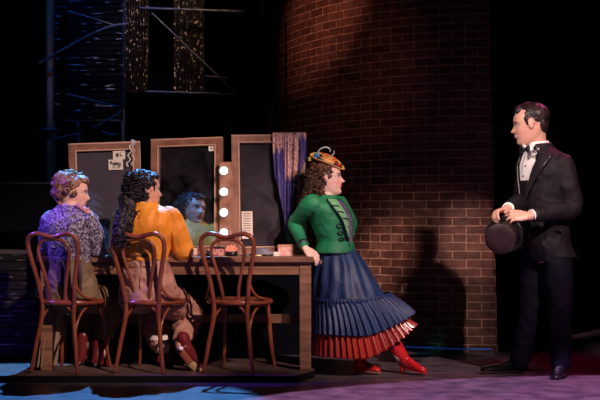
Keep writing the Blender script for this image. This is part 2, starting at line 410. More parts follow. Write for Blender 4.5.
# bulb strip
t=thing('bulb_strip','upright brown strip with four glowing round bulbs between two mirrors','lamp',P(226.5,255,8.93))
Yb=8.93; zc=lambda py: CH-(py-HY)/F*Yb; xs=(226.3-300)/F*Yb
z0,z1=TZ+.001,zc(162)
obj('panel',nbox((xs,Yb,(z0+z1)/2),(.092,.035,z1-z0),bev=.003),M_frame,t,False)
M_bulb=emit('bulb_glow',(1,.86,.74),7)
for py in (171,192,212.5,232.5):
    z=zc(py); x=(224.3-300)/F*Yb
    Mr=Matrix.Rotation(PI/2,3,'X')
    s_=obj('socket',lathe(bmesh.new(),[(.001,0),(.03,0),(.03,.006),(.024,.016),(.018,.02),(.001,.02)],(x,Yb-.017,z),Mr),M_gold,t)
    obj('bulb',ell(bmesh.new(),(x,Yb-.055,z),(.026,.026,.026)),M_bulb,s_)
    gd=bmesh.new(); tube(gd,[(x+.036*math.cos(a),Yb-.045,z+.036*math.sin(a)) for a in [2*PI*i/16 for i in range(16)]],.002,seg=6,n=2,close=True)
    obj('guard_ring',gd,M_dmetal,s_)

# shawl over the right mirror
def shawl_mat():
    m,n,b=nt_mat('shawl_silk'); L=n.links; b.inputs['Roughness'].default_value=.5; b.inputs['Sheen Weight'].default_value=.3
    uv=nd(n,'ShaderNodeUVMap')
    vc=nd(n,'ShaderNodeVertexColor'); vc.layer_name='Col'
    t=nd(n,'ShaderNodeTexVoronoi',Scale=16.0,feature='DISTANCE_TO_EDGE'); L.new(uv.outputs[0],t.inputs['Vector'])
    r=nd(n,'ShaderNodeValToRGB'); r.color_ramp.elements[0].position=.02; r.color_ramp.elements[0].color=(.10,.02,.18,1); r.color_ramp.elements[1].position=.09; r.color_ramp.elements[1].color=(1,1,1,1)
    L.new(t.outputs[0],r.inputs[0])
    sp=nd(n,'ShaderNodeSeparateColor'); L.new(vc.outputs[0],sp.inputs[0])
    pk=nd(n,'ShaderNodeMix',data_type='RGBA',blend_type='MULTIPLY'); pk.inputs[0].default_value=.85; pk.inputs[6].default_value=(.74,.42,.40,1); L.new(r.outputs[0],pk.inputs[7])
    nz=nd(n,'ShaderNodeTexNoise',Scale=22.0,Detail=3.0); L.new(uv.outputs[0],nz.inputs['Vector'])
    r2=nd(n,'ShaderNodeValToRGB'); r2.color_ramp.elements[0].position=.60; r2.color_ramp.elements[0].color=(.030,.012,.20,1); r2.color_ramp.elements[1].position=.68; r2.color_ramp.elements[1].color=(.30,.18,.48,1); L.new(nz.outputs[0],r2.inputs[0])
    mx=nd(n,'ShaderNodeMix',data_type='RGBA'); L.new(sp.outputs[0],mx.inputs[0]); L.new(r2.outputs[0],mx.inputs[6]); L.new(pk.outputs[2],mx.inputs[7])
    L.new(mx.outputs[2],b.inputs['Base Color']); return m
bm=bmesh.new(); uvl=bm.loops.layers.uv.new('UVMap'); cl=bm.loops.layers.float_color.new('Col')
NU,NV=90,70
ztop=H3+.005
def shawl_pt(u,v):
    # v 0 at the rear edge, .06 over the top, 1 at the hem; u across
    xl=.030; xr=.262
    keys=[(0,.50),(.10,.62),(.28,.90),(.36,1.0),(.5,.86),(.62,.74),(.72,.52),(.85,.47),(1,.36)]
    for (a,b_),(c,d_) in zip(keys,keys[1:]):
        if a<=u<=c: Ln=b_+(d_-b_)*(u-a)/(c-a)
    Ln*=.84; s=v*Ln
    nar=1-.35*max(0,s-.25)/.4*(1 if u<.36 else .6)
    x=xl+(xr-xl)*(.36+(u-.36)*nar)
    fold=.013*math.sin(u*34+1.5*v)+.008*math.sin(u*61+2+3*v)
    back=.07
    if s<back: p=V((x,.028+.002*math.sin(u*30),ztop-back+s))
    elif s<back+.05:
        a=(s-back)/.05*PI; p=V((x,.028*math.cos(a)-0.0,ztop+.012*math.sin(a)))
        p.y+= -.006*a
    else:
        d=s-back-.05; p=V((x,-.050+fold*min(1,d*9)-.012*min(1,d*5),ztop-d))
    return p,s
G=[[None]*(NV+1) for _ in range(NU+1)]; inf={}
for i in range(NU+1):
    for j in range(NV+1):
        p,s=shawl_pt(i/NU,j/NV); G[i][j]=bm.verts.new(Mx3@p); inf[(i,j)]=(i/NU*.34,s)
for i in range(NU):
    for j in range(NV):
        q=[(i,j),(i+1,j),(i+1,j+1),(i,j+1)]; f=bm.faces.new([G[a][b_] for a,b_ in q])
        for l,k in zip(f.loops,q):
            uu,ss=inf[k]; un=uu/.34; l[uvl].uv=(uu*2.2,ss*2.2)
            lim=(.24 if un<.33 else (.44 if un>.36 and un<.78 else .15))
            if .33<un<.36: lim=.1
            l[cl]=(1,1,1,1) if ss-.12<lim-.12+.02*math.sin(un*40) else (0,0,0,1)
sh=obj('shawl',bm,shawl_mat()); sm=sh.modifiers.new('thickness','SOLIDIFY'); sm.thickness=.002
tag(sh,'blue and pink patterned shawl draped over the right mirror corner','shawl')

# ------------------------------------------------------------------ things on the table
def item(name,label,cat,px,Y,build,group=None):
    x=(px-300)/F*Y; t=thing(name,label,cat,(x,Y,TZ),0,group); build(t); return t
def jar(m1_,m2_,r,h):
    def f(t):
        local('body',lathe(bmesh.new(),[(.001,0),(r*.9,0),(r,.006),(r,h*.7),(r*.8,h*.78),(.001,h*.78)]),m1_,t)
        local('lid',lathe(bmesh.new(),[(.001,h*.76),(r*.9,h*.76),(r*.92,h*.95),(r*.5,h),(.001,h)]),m2_,t)
    return f
def boxy(m1_,m2_,w,d,h,rz=0):
    def f(t):
        t.rotation_euler[2]=rz
        local('body',nbox((0,0,h*.4),(w,d,h*.8),bev=.003),m1_,t,False); local('lid',nbox((0,0,h*.88),(w*1.05,d*1.05,h*.24),bev=.003),m2_,t,False)
    return f
M_pink=mat('pink_enamel',(.62,.22,.26),.4,col2=(.75,.5,.45),scale=40); M_mag=mat('magenta_paper',(.45,.03,.16),.5,col2=(.62,.35,.25),scale=55,thr=(.45,.55))
M_coral=mat('coral_petals',(.75,.12,.08),.5,col2=(.8,.4,.3),scale=60); M_blk=mat('black_lacquer',(.015,.012,.018),.3); M_blu=mat('slate_cloth',(.10,.11,.18),.7,col2=(.2,.18,.24),scale=30)
M_glassy=mat('pale_bottle',(.45,.35,.38),.15,spec=.8)
item('cosmetic_jar','pink cosmetic jar left of the empty chair back on the table','jar',194,8.72,jar(M_pink,M_white,.025,.05))
item('perfume_bottle','small pale bottle beside the pink jar on the table','bottle',201,8.70,lambda t:(local('body',lathe(bmesh.new(),[(.001,0),(.014,0),(.016,.03),(.006,.042),(.006,.052),(.001,.052)]),M_glassy,t),local('stopper',ell(bmesh.new(),(0,0,.058),(.008,.008,.008)),M_gold,t)))
item('keepsake_box','magenta patterned box on the table behind the empty chair','box',218,8.72,boxy(M_mag,M_blk,.075,.05,.062,.1))
def rose(t):
    local('tin',lathe(bmesh.new(),[(.001,0),(.042,0),(.042,.03),(.001,.03)]),M_blk,t)
    bm=bmesh.new()
    for k in range(26):
        a=k*2.4; r=.0045*k**.6*1.15; ell(bm,(r*math.cos(a),-.012+.3*r*math.sin(a),.044+r*math.sin(a)*.75),(.010,.006,.010),Matrix.Rotation(a,3,'Y'),2)
    local('flower',bm,M_coral,t)
item('flower_tin','coral rose on a round black tin on the table','flower',231.5,8.70,rose)
item('powder_jar','dark round powder jar beside the magenta box','jar',209.5,8.68,jar(M_blk,M_pink,.022,.045))
def cloth(t):
    bm=bmesh.new()
    for k in range(4): ell(bm,(.01*math.sin(k*2),.0,.012+.010*k),(.085-.012*k,.05,.012),Matrix.Rotation(.15*math.sin(k*3),3,'Y'))
    o=local('folds',fuse(bm,.004,2,amp=.004,fr=35),M_blu,t)
item('folded_scarf','crumpled slate blue scarf on the table under the right mirror','scarf',262,8.70,cloth)
item('keepsake_box','pink patterned box on the table beside the leaning hand','box',286,8.74,boxy(M_pink,mat('rose_paper',(.6,.3,.22),.6,col2=(.35,.1,.1),scale=50),.10,.06,.075,-.12))
item('notecard','cream folded notecard on the table next to the slate scarf','card',276.5,8.64,lambda t:(local('front',nbox((0,0,.014),(.04,.002,.028),Matrix.Rotation(-.5,4,'X')),M_paper,t,False),local('rear',nbox((0,.027,.014),(.04,.002,.028),Matrix.Translation((0,.0,0))@Matrix.Rotation(.0,4,'X')),M_paper,t,False)))
item('hand_mirror','small silver hand mirror lying on the table by the scarf','mirror',247,8.62,lambda t:(local('frame',lathe(bmesh.new(),[(.001,0),(.034,0),(.036,.005),(.03,.009),(.001,.009)]),M_dmetal,t),local('handle',ntube([(.03,0,.005),(.095,.01,.005)],.006),M_gold,t)))
item('script_pages','pale script pages lying on the table between the two seated women','paper',97,8.62,lambda t:(local('pages',nbox((0,0,.003),(.17,.11,.006)),mat('cream_sheet',(.7,.56,.4),.7),t,False),local('cover',nbox((.01,.02,.008),(.11,.08,.003),Matrix.Rotation(.3,4,'Z')),M_white,t,False)))

# ------------------------------------------------------------------ people toolkit
def basis(f,up=V((0,0,1))):
    f=f.normalized(); l=up.cross(f).normalized(); u=f.cross(l); return f,l,u
TAB=[(-.118,.045,-.005,.022),(-.108,.075,-.03,.034),(-.092,.086,-.048,.046),(-.075,.0825,-.062,.055),(-.055,.087,-.075,.062),(-.03,.087,-.092,.069),(0,.083,-.104,.0745),(.025,.0855,-.108,.077),(.05,.082,-.106,.076),(.075,.066,-.092,.066),(.095,.044,-.070,.050),(.108,.018,-.045,.030),(.114,-.008,-.022,.010)]
NOSE=.031; NSG=.0085
def head_pt(u,th):
    for a,b in zip(TAB,TAB[1:]):
        if a[0]<=u<=b[0]:
            k=(u-a[0])/(b[0]-a[0]); k2=k*k*(3-2*k)*.5+k*.5; r=[p+(q-p)*k2 for p,q in zip(a,b)]; break
    f0,bk,w=r[1],r[2],r[3]; c=(-.012 if u>-.06 else -.012+.02*(-.06-u)/.06)
    cs,sn=math.cos(th),math.sin(th); e=2.25; k=(abs(cs)**e+abs(sn)**e)**(-1/e)
    f=c+(f0-c if cs>0 else c-bk)*cs*k; l=w*sn*k
    if cs>0:
        # nose, sockets, lips
        if -.04<u<.02:
            am=NOSE*max(0,min(1,(.016-u)/.040)) if u>-.026 else NOSE*max(0,1-(-.026-u)/.012)
            sg=NSG+.006*max(0,min(1,(.01-u)/.035)); f+=am*math.exp(-(l/sg)**2)
        f-=.011*math.exp(-((abs(l)-.031)/.014)**2-((u-.007)/.011)**2)
        f+=.005*math.exp(-((abs(l)-.03)/.02)**2-((u-.026)/.008)**2)
        f+=.009*math.exp(-(l/.020)**2)*(math.exp(-((u+.0465)/.0055)**2)+math.exp(-((u+.061)/.006)**2))
        f+=.004*math.exp(-((abs(l)-.045)/.018)**2-((u+.02)/.018)**2)
        f+=.004*math.exp(-(l/.02)**2-((u+.09)/.012)**2)
    return f,l
class Head:
    def __init__(s,c,fwd,scale=1.0,tilt=0,up=V((0,0,1))):
        s.c=V(c); s.f,s.l,s.u=basis(V(fwd),up); s.s=scale
        if tilt:
            R=Matrix.Rotation(tilt,3,s.l); s.f=R@s.f; s.u=R@s.u
    def W(s,f,l,u): return s.c+(s.f*f+s.l*l+s.u*u)*s.s
    def L(s,p):
        d=(p-s.c)/s.s; return d.dot(s.f),d.dot(s.l),d.dot(s.u)
    def rot(s): return Matrix((s.f,s.l,s.u)).transposed()
    def add(s,bm):
        R=[]
        for i in range(56):
            u=-.118+(.232)*i/55
            R.append([s.W(*head_pt(u,2*PI*j/64),u) for j in range(64)])
        rings(bm,R)
        for sd in (-1,1):
            Mr=s.rot()@Matrix.Rotation(.25*-1,3,'Y')@Matrix.Rotation(sd*.35,3,'Z')
            ell(bm,s.W(-.012,sd*.078,-.002),(.016*s.s,.0065*s.s,.031*s.s),Mr,2)
            tube(bm,[s.W(-.012+.017*math.cos(a),sd*(.080+.004),-.0+.029*math.sin(a)) for a in [x*.45-.4 for x in range(9)]],.0038*s.s,seg=6,n=2)
def hand(bm,wr,d,nrm,side,curl=(.3,.4,.3),sc_=1.0,spread=.08,thumb=(.9,.5,0.3),base=0):
    d=d.normalized(); n=(nrm-d*nrm.dot(d)).normalized(); s_=d.cross(n).normalized()*side     # s_ points to the thumb
    pl=.092*sc_
    R=[]
    for i in range(9):
        t=i/8; w=(.026+.017*min(1,t*1.8))*sc_; h=(.019-.005*t)*sc_
        c=wr+d*(pl*t)
        R.append([c+s_*(w*math.cos(a))+n*(h*math.sin(a)) for a in [2*PI*j/20 for j in range(20)]])
    rings(bm,R)
    L4=[.074,.082,.076,.060]; off=[.031,.0105,-.0105,-.030]
    for k in range(4):
        dd=(d+s_*(spread*(1.5-k))).normalized(); ax=dd.cross(n).normalized()    # curl towards -n
        p=wr+d*(pl*(.80 if k<3 else .72))+s_*(off[k]*sc_); pts=[p]; L=L4[k]*sc_; q=dd.copy()
        p=p+dd*(.20*pl); pts.append(p)
        cu=[c*(1+.12*k) for c in curl]
        for j,fr in enumerate((.45,.31,.24)):
            q=Matrix.Rotation(-cu[j],3,ax)@q; p=p+q*(L*fr); pts.append(p)
        r=(.0096 if k<3 else .0085)*sc_; tube(bm,pts,[r,r,r*.97,r*.9,r*.76],seg=10,n=3)
    p=wr+d*(pl*.18)+s_*(.020*sc_)-n*(.004*sc_); q=(s_*thumb[0]+d*thumb[1]-n*thumb[2]).normalized()
    pts=[p]; p2=p+q*(.042*sc_); pts.append(p2); q=(q+d*.7).normalized(); p3=p2+q*(.032*sc_); pts.append(p3); q=(q+d*.4-n*.15).normalized(); pts.append(p3+q*(.026*sc_))
    tube(bm,pts,[.015*sc_,.0125*sc_,.0108*sc_,.0088*sc_],seg=10,n=3)
def limb(bm,pts,rad,seg=20): tube(bm,pts,rad,seg=seg,n=6)
def color_body(me,H,skin,lip,cheek=(.75,.25,.2),brow=(.05,.02,.015),smile=0,lid=(.25,.1,.1),stub=None):
    ca=me.color_attributes.new('Col','FLOAT_COLOR','POINT')
    sk=V(skin)
    for i,v in enumerate(me.vertices):
        c=sk.copy()
        if (v.co-H.c).length<.2:
            f,l,u=H.L(v.co); al=abs(l)
            if f>.02:
                def mixc(c2,k): 
                    k=max(0,min(1,k)); return c.lerp(V(c2),k)
                c=mixc(cheek,.45*math.exp(-((al-.045)/.018)**2-((u+.028)/.016)**2))
                if stub: c=mixc(stub,.35 if u<-.035 and not (al<.02 and -.068<u<-.04) else 0)
                um=u-smile*al*al*22
                if al<.026 and -.069<um<-.0405: c=mixc(lip,1.6*(1-(al/.026)**2) if abs(um+.0545)>.0018 else 0); 
                if al<.024 and abs(um+.0535)<(.005 if smile else .0025): c=V(lip)*.35 if not smile else V((.85,.8,.76))
                if abs(u-(.029-.22*abs(al-.034)))<.0042 and .013<al<.052: c=c.lerp(V(brow),.85)
                e=((al-.032)/.017)**2+((u-.0085)/.0085)**2
                if e<1 : c=V(brow)*.8 if u>.012 else c
                elif e<2.6 and u>.006: c=mixc(lid,.6)
        ca.data[i].color=(c.x,c.y,c.z,1)
M_skin=vmat('skin',.45,.12)
M_eye=mat('eye_white',(.75,.72,.70),.15); M_iris=mat('iris',(.03,.018,.012),.1)
def eyes(H,parent,look=None):
    for sd in (-1,1):
        c=H.W(.0635,sd*.031,.007); o=obj('eye',ell(bmesh.new(),c,(.0120*H.s,)*3),M_eye,parent)
        d=(H.f*1+H.l*sd*.12).normalized() if look is None else look
        obj('iris',ell(bmesh.new(),c+d*(.0045*H.s),(.0095*H.s,)*3,None,2),M_iris,o)
def hairvol(H,items,voxel=.005,amp=.004,fr=30,ridge=0,sm=1):
    bm=bmesh.new()
    for it in items:
        if it[0]=='e': ell(bm,H.W(*it[1]),tuple(a*H.s for a in it[2]),H.rot(),3)
        else: tube(bm,[H.W(*p) for p in it[1]],[r*H.s for r in it[2]],seg=10,n=4)
    return fuse(bm,voxel,sm,amp=amp,fr=fr,ridge=ridge)
def curls(H,n,box_,r,rng,length=.05,coil=.010,down=None,th=.0035):
    bm=bmesh.new()
    for _ in range(n):
        p=box_(rng)
        if p is None: continue
        p=V(p); L=length*rng.uniform(.6,1.3); ph=rng.uniform(0,6.28); dirv=(down or V((0,0,-1)))+V((rng.uniform(-.3,.3),rng.uniform(-.3,.3),rng.uniform(-.2,.2)))
        dirv.normalize(); a=dirv.orthogonal().normalized(); b_=dirv.cross(a); pts=[];K=10
        for k in range(K): 
            an=ph+k*1.1; pts.append(p+dirv*(L*k/K)+a*(coil*math.cos(an))+b_*(coil*math.sin(an)))
        tube(bm,pts,[th]*(K-1)+[th*.5],seg=5,n=2)
    return bm
def shell_pick(c,r,rot,cond=None):            # random points on an ellipsoid shell
    def f(rng):
        for _ in range(30):
            v=V((rng.gauss(0,1),rng.gauss(0,1),rng.gauss(0,1))).normalized()
            if cond is None or cond(v): return c+rot@V((v.x*r[0],v.y*r[1],v.z*r[2]))
        return None
    return f
def boot(heel,toe,ankle_top,m,parent,name='boot',hl=.0,w=.038,mh=None,shaft=.045):
    heel=V(heel);toe=V(toe); d=(toe-heel); L=d.length; d.normalize(); 
    l=V((0,0,1)).cross(d); l=l.normalized() if l.length>.1 else V((0,1,0)); up=d.cross(l)
    if up.z<0 and abs(up.z)>.1: up=-up
    bm=bmesh.new(); R=[]
    for t,wd,ht in ((-.02,.4,.3),(0,.75,.8),(.12,.88,1.0),(.3,.86,1.05),(.5,.92,.82),(.68,1.05,.62),(.85,.92,.5),(.96,.6,.36),(1.0,.25,.18)):
        c=heel+d*(L*t); h=.072*ht; ww=w*wd
        ring=[]
        for j in range(20):
            a=2*PI*j/20; cs,sn=math.cos(a),math.sin(a)
            ring.append(c+l*(ww*cs*(abs(cs)**-.15 if abs(cs)>.01 else 1))+up*(h*.5+h*.5*(max(sn,-.85)/(.85 if sn<0 else 1))))
        R.append(ring)
    rings(bm,R)
    if ankle_top is not None:
        a=heel+d*(L*.20)+up*.04; limb(bm,[a,a.lerp(V(ankle_top),.5),V(ankle_top)],[.036,shaft*.85,shaft],16)
    o=obj(name,fuse(bm,.005,2),m,parent)
    s=bmesh.new(); tube(s,[heel+d*(L*t)-up*.002 for t in (.35,.5,.7,.95)],[w*.8,w*.9,w*1.0,w*.55],seg=14,n=3,flat=(l,.12))
    if hl:
        tube(s,[heel+d*(L*.10)+up*.01,heel+d*(L*.10)-up*hl],[w*.62,w*.40],seg=12,smooth=False,round_=False)
    obj('sole',s,mh or M_blk,o); return o
def laces(parent,a,b,side,m,n=5):
    bm=bmesh.new()
    for i in range(n):
        p=a.lerp(b,i/(n-1)); tube(bm,[p-side*.016,p+V((0,0,.004)),p+side*.016],.0022,seg=6,n=2)
    obj('laces',bm,m,parent)
def loftsecs(rows,L,Fw): return [(P(*c),L,Fw,a,b) for c,a,b in rows]


# ------------------------------------------------------------------ dark upstage scenery
M_pole=mat('worn_brown_pole',(.16,.075,.035),.5,col2=(.30,.16,.08),scale=12,stretch=(1,1,.2))
M_steel=mat('scaffold_steel',(.06,.07,.09),.4,metal=.6,col2=(.16,.17,.2),scale=20)
Yp=11.0
a=P(50,0,Yp); 
tower=t=thing('scaffold_tower','brown scaffold pole with flat flange and thin crossing rods, far left behind the mirrors','scaffold',(a.x,Yp,0))
obj('pole',ntube([(a.x,Yp,0),(a.x,Yp,3.1)],.030,smooth=False,round_=False),M_pole,t)
z=P(50,130,Yp).z
obj('flange',lathe(bmesh.new(),[(.03,-.02),(.085,-.012),(.09,0),(.085,.012),(.03,.02)],(a.x,Yp,z)),M_steel,t)
def rod(label,pts,r,m=None):
    o=obj('brace',ntube(pts,r,seg=10,n=5),m or M_steel,tower)
    for e in (pts[0],pts[-1]): obj('end_clamp',ell(bmesh.new(),e,(r*1.5,)*3,None,2),M_dmetal,o)
Y=10.85
rod('curved blue-lit rod rising from the brown pole across the slatted screen',[P(40,63,Y),P(62,50,Y),P(90,35,Y),P(112,26,Y),P(128,24,Y)],.012)
rod('thin rod slanting down at the top of the slatted screen',[P(68,11,Y),P(92,18,Y),P(117,26,Y)],.006)
rod('thin rod slanting down low on the slatted screen',[P(68,94,Y),P(95,101,Y),P(120,107,Y)],.007)
rod('short rod rising to the right just below the slatted screen',[P(92,128,Y),P(106,121,Y),P(121,112,Y)],.010)
rod('short rod nearly level above the left mirror, left of the pole foot',[P(54,139,Y),P(68,136,Y),P(82,133,Y)],.007)
rod('short blue-lit rod above the left mirror frame',[P(103,132,Y),P(109,134,Y),P(117,135,Y)],.011)
# slatted screen
Y=11.5; xa,xb=P(54,0,Y).x,P(123,0,Y).x; zb=P(0,116,Y).z
t=thing('slatted_screen','tall dark screen of worn horizontal slats lit dim blue','screen',((xa+xb)/2,Y,0))
bm=bmesh.new(); z=zb
while z<3.3: box(bm,((xa+xb)/2,Y,z),(xb-xa,.02,.036),bev=.002); z+=.046
m,n,b=nt_mat('worn_slats'); tc=nd(n,'ShaderNodeTexCoord'); mp=nd(n,'ShaderNodeMapping'); mp.inputs['Scale'].default_value=(9,1,60); n.links.new(tc.outputs['Object'],mp.inputs[0])
tx=nd(n,'ShaderNodeTexNoise',Scale=1.0,Detail=3.0); n.links.new(mp.outputs[0],tx.inputs['Vector'])
r=nd(n,'ShaderNodeValToRGB'); r.color_ramp.elements[0].position=.63; r.color_ramp.elements[0].color=(.0015,.003,.006,1); r.color_ramp.elements[1].position=.73; r.color_ramp.elements[1].color=(.55,.58,.7,1)
n.links.new(tx.outputs[0],r.inputs[0]); n.links.new(r.outputs[0],b.inputs['Base Color']); b.inputs['Roughness'].default_value=.6; b.inputs['Specular IOR Level'].default_value=.08
obj('slats',bm,m,t,False)
bm=bmesh.new()
for x in (xa,xb,xa+.35*(xb-xa)): box(bm,(x,Y+.02,1.65),(.03,.03,3.3))
box(bm,((xa+xb)/2,Y+.02,zb-.03),(xb-xa,.03,.03)); obj('posts',bm,M_dmetal,t,False)
# glitter curtains
def glit():
    m,n,b=nt_mat('sequin_cloth'); L=n.links; tc=nd(n,'ShaderNodeTexCoord'); v=nd(n,'ShaderNodeTexVoronoi',Scale=34.0); L.new(tc.outputs['Object'],v.inputs['Vector'])
    w=nd(n,'ShaderNodeMath',operation='LESS_THAN'); L.new(v.outputs['Distance'],w.inputs[0]); 
    sp=nd(n,'ShaderNodeSeparateColor'); L.new(v.outputs['Color'],sp.inputs[0])
    th=nd(n,'ShaderNodeMath',operation='MULTIPLY_ADD'); L.new(sp.outputs[0],th.inputs[0]); th.inputs[1].default_value=.9; th.inputs[2].default_value=-.45; L.new(th.outputs[0],w.inputs[1])
    mx=nd(n,'ShaderNodeMix',data_type='RGBA'); L.new(w.outputs[0],mx.inputs[0]); mx.inputs[6].default_value=(.010,.0045,.003,1); mx.inputs[7].default_value=(.95,.8,.6,1)  # sequin sparkle put into the cloth colour as pale gold dots
    L.new(mx.outputs[2],b.inputs['Base Color']); b.inputs['Roughness'].default_value=.4; return m
MG=glit()
for (pa,pb,lab) in ((125,149,'narrow dark curtain with gold glitter beside the slatted screen'),(174,204,'narrow dark curtain with gold glitter behind the diagonal rod')):
    Y=11.3; xa,xb=P(pa,0,Y).x,P(pb,0,Y).x; z0=P(0,92,Y).z
    R=[]; N=60; bm=bmesh.new(); g=[]
    for dz in (z0,3.2):
        g.append([bm.verts.new((xa+(xb-xa)*i/N,Y+.02*math.sin(i*.9),dz)) for i in range(N+1)]+[bm.verts.new((xa+(xb-xa)*i/N,Y+.012+.02*math.sin(i*.9),dz)) for i in range(N,-1,-1)])
    k=len(g[0])
    for i in range(k): bm.faces.new((g[0][i],g[0][(i+1)%k],g[1][(i+1)%k],g[1][i]))
    tag(obj('glitter_curtain',bm,MG),lab,'curtain')
# truss frame at upper middle
Y=11.05
t=thing('truss_frame','blue-lit steel frame with two level rails and one diagonal, above the middle mirror','frame',P(190,92,Y))
obj('rail',ntube([P(140,8,Y),P(243,11.5,Y)],.013,smooth=False),M_steel,t)
obj('rail',ntube([P(146,91.5,Y),P(238,94,Y)],.010,smooth=False),M_steel,t)
obj('diagonal',ntube([P(152,13,Y),P(238,95,Y)],.008,smooth=False),M_steel,t)
obj('stub',ntube([P(205,76,Y),P(228,78,Y)],.006,smooth=False),M_dmetal,t)
obj('upright',ntube([P(262,0,Y)+V((0,0,.2)),V((P(262,0,Y).x,Y,0))],.014,smooth=False),M_black,t)
# boarded step unit, lower left
Y=9.6; xb=P(37,0,Y).x; 
t=thing('boarded_step_unit','dark boarded step unit lit violet at the far left floor','steps',(xb-.9,Y,0))
z=.06; bm=bmesh.new(); zt=P(0,252,Y).z
while z<zt: box(bm,(xb-.9,Y,z),(1.8,.03,.064),bev=.006); z+=.070
m=mat('violet_highlight_boards',(.010,.009,.012),.5,spec=.15,col2=(.55,.5,.6),scale=3,thr=(.6,.78),stretch=(2,1,22)); obj('front_boards',bm,m,t,False)  # thin highlights put into the board colour as pale streaks
obj('top_board',nbox((xb-.9,Y+.2,zt+.0),(1.84,.45,.03),bev=.004),mat('grey_tread',(.05,.04,.045),.6),t,False)
obj('side_panel',nbox((xb-.015,Y+.23,zt/2),(.03,.40,zt-.03)),M_black,t,False)
Y2=10.2; z2=P(0,184,Y2).z
obj('upper_riser',nbox((xb-.9,Y2,z2/2+.0),(1.8,.03,z2)),M_black,t,False)
obj('upper_tread',nbox((xb-.8,Y2+.2,z2),(2.2,.42,.03)),mat('dark_tread',(.03,.026,.028),.7),t,False)
tag(obj('added_shade_flat',nbox((-.78,9.95,.37),(2.1,.03,.74)),M_black,smooth=False),'low black sheet added behind the dressing table to darken the space under it','screen')  # added black sheet, keeps the space under the table in shade

# ------------------------------------------------------------------ woman in green, leaning on the table end
def rgbnoise(me,fn):
    ca=me.color_attributes.new('Col','FLOAT_COLOR','POINT')
    for i,v in enumerate(me.vertices):
        c=fn(v.co,v.normal); ca.data[i].color=(c[0],c[1],c[2],1)
def skirt(bm,rows,Y,seg=260,pleat=(0,0,40),rx=.8,wob=None,closed=False):
    # rows: (left px, right px, py, depth half, tilt) in metres at distance Y ; pleat amplitude grows along rows
    q=catmull([list(r) for r in rows],8); R=[]; n=len(q)
    for i,(a,b,y,d,tl) in enumerate(q):
        t=i/(n-1); amp=pleat[0]+(pleat[1]-pleat[0])*t; ring=[]
        cx=((a+b)/2-300)/F*Y; hx=(b-a)/2/F*Y
        for j in range(seg):
            th=2*PI*j/seg; s=math.sin(th*pleat[2]+.9*math.sin(th*7)+1.3*math.sin(3*th))
            k=1+ (amp*s+(wob(t,th) if wob else 0))/max(.05,hx)
            cs=math.cos(th)
            z=CH-(y-HY)/F*Y + tl*max(0,cs)**1.3*.00673*1
            ring.append(V((cx+hx*k*cs,Y+d*k*math.sin(th),z)))
        R.append(ring)
    rings(bm,R,False); return bm
def solid(o,th=.004):
    m=o.modifiers.new('thickness','SOLIDIFY'); m.thickness=th; return o

YC=8.75
wc=thing('person','standing person in green braided jacket and blue skirt, leaning back on the table','person',(.30,YC,0))
HC=Head(P(327.5,178,YC),(.99,-.09,.02),1.04,tilt=0)
Fw=V((.86,-.5,0)).normalized(); Lf=V((0,0,1)).cross(Fw)         # her left
sp=V((.12,0,1)).normalized()
rowsC=[((335,268,YC),.135,.115),((335,252,YC),.125,.105),((335.5,243,YC),.108,.092),((333,232,YC),.120,.105),((330,218,YC),.145,.118),((327,206,YC),.150,.098),((325,199,YC),.095,.07),((326,193,YC),.052,.055)]
NOSE=.029; bm=bmesh.new(); HC.add(bm)
LC=Loft(loftsecs(rowsC,Lf,Fw)); LC.mesh(bm)
limb(bm,[P(326,197,YC),P(326,190,YC),HC.W(-.03,0,-.03)],[.055,.052,.055])
rs=P(311,205,8.64); re=P(294,223,8.78); rw=P(304.5,247.5,8.62)
limb(bm,[rs,rs.lerp(re,.5),re,re.lerp(rw,.4),rw],[.052,.046,.038,.036,.024])
hand(bm,rw,V((.8,-.25,-.55)),V((.3,-.45,.75)),1,curl=(.35,.5,.4),sc_=.92,spread=.10,thumb=(.5,.8,.1))
ls=P(338,205,8.88); le=P(350,226,9.02); lw=P(338,244,8.95)
limb(bm,[ls,ls.lerp(le,.5),le,lw],[.052,.044,.038,.024])
hand(bm,lw,V((-.6,.1,-.5)),V((.2,.9,.3)),-1,sc_=.9)
hipR=P(332,265,8.70); hipL=P(340,265,8.84); knR=P(352,312,8.66); anR=P(362,362,8.74); knL=P(375,312,8.74); anL=P(400,357,8.70)
limb(bm,[hipR,hipR.lerp(knR,.5),knR,knR.lerp(anR,.35),anR],[.10,.082,.058,.055,.036])
limb(bm,[hipL,hipL.lerp(knL,.5),knL,knL.lerp(anL,.35),anL],[.10,.082,.058,.055,.036])
bC=fuse(bm,.0045,2); color_body(bC,HC,(.78,.47,.40),(.55,.05,.06),(.80,.25,.20),(.10,.045,.03))
bodyC=obj('body',bC,M_skin,wc); eyes(HC,wc)
# jacket
M_green=mat('green_jacket_cloth',(.010,.12,.05),.52,col2=(.022,.19,.085),scale=6,bump=.35,bscale=150,spec=.3)
M_braid=mat('black_braid',(.008,.006,.014),.5)
bm=bmesh.new(); LJ=LC; LC.mesh(bm,off=.013,t0=.20,t1=.93)
def peplum(): pass
limb(bm,[rs+V((.01,0,.006)),rs.lerp(re,.25)+V((0,0,.004)),rs.lerp(re,.6),re,re.lerp(rw,.35),re.lerp(rw,.90)],[.066,.064,.050,.043,.042,.035])
limb(bm,[ls,ls.lerp(le,.3),le,le.lerp(lw,.9)],[.066,.066,.048,.036])
jk=fuse(bm,.005,3,amp=.0035,fr=13,ridge=.0028); jacket=obj('jacket',jk,M_green,wc)
c_=re.lerp(rw,.86); d_=(rw-re).normalized()
obj('cuff',ntube([c_-d_*.012,c_+d_*.012],.040,seg=24,smooth=False,round_=False),M_braid,jacket)
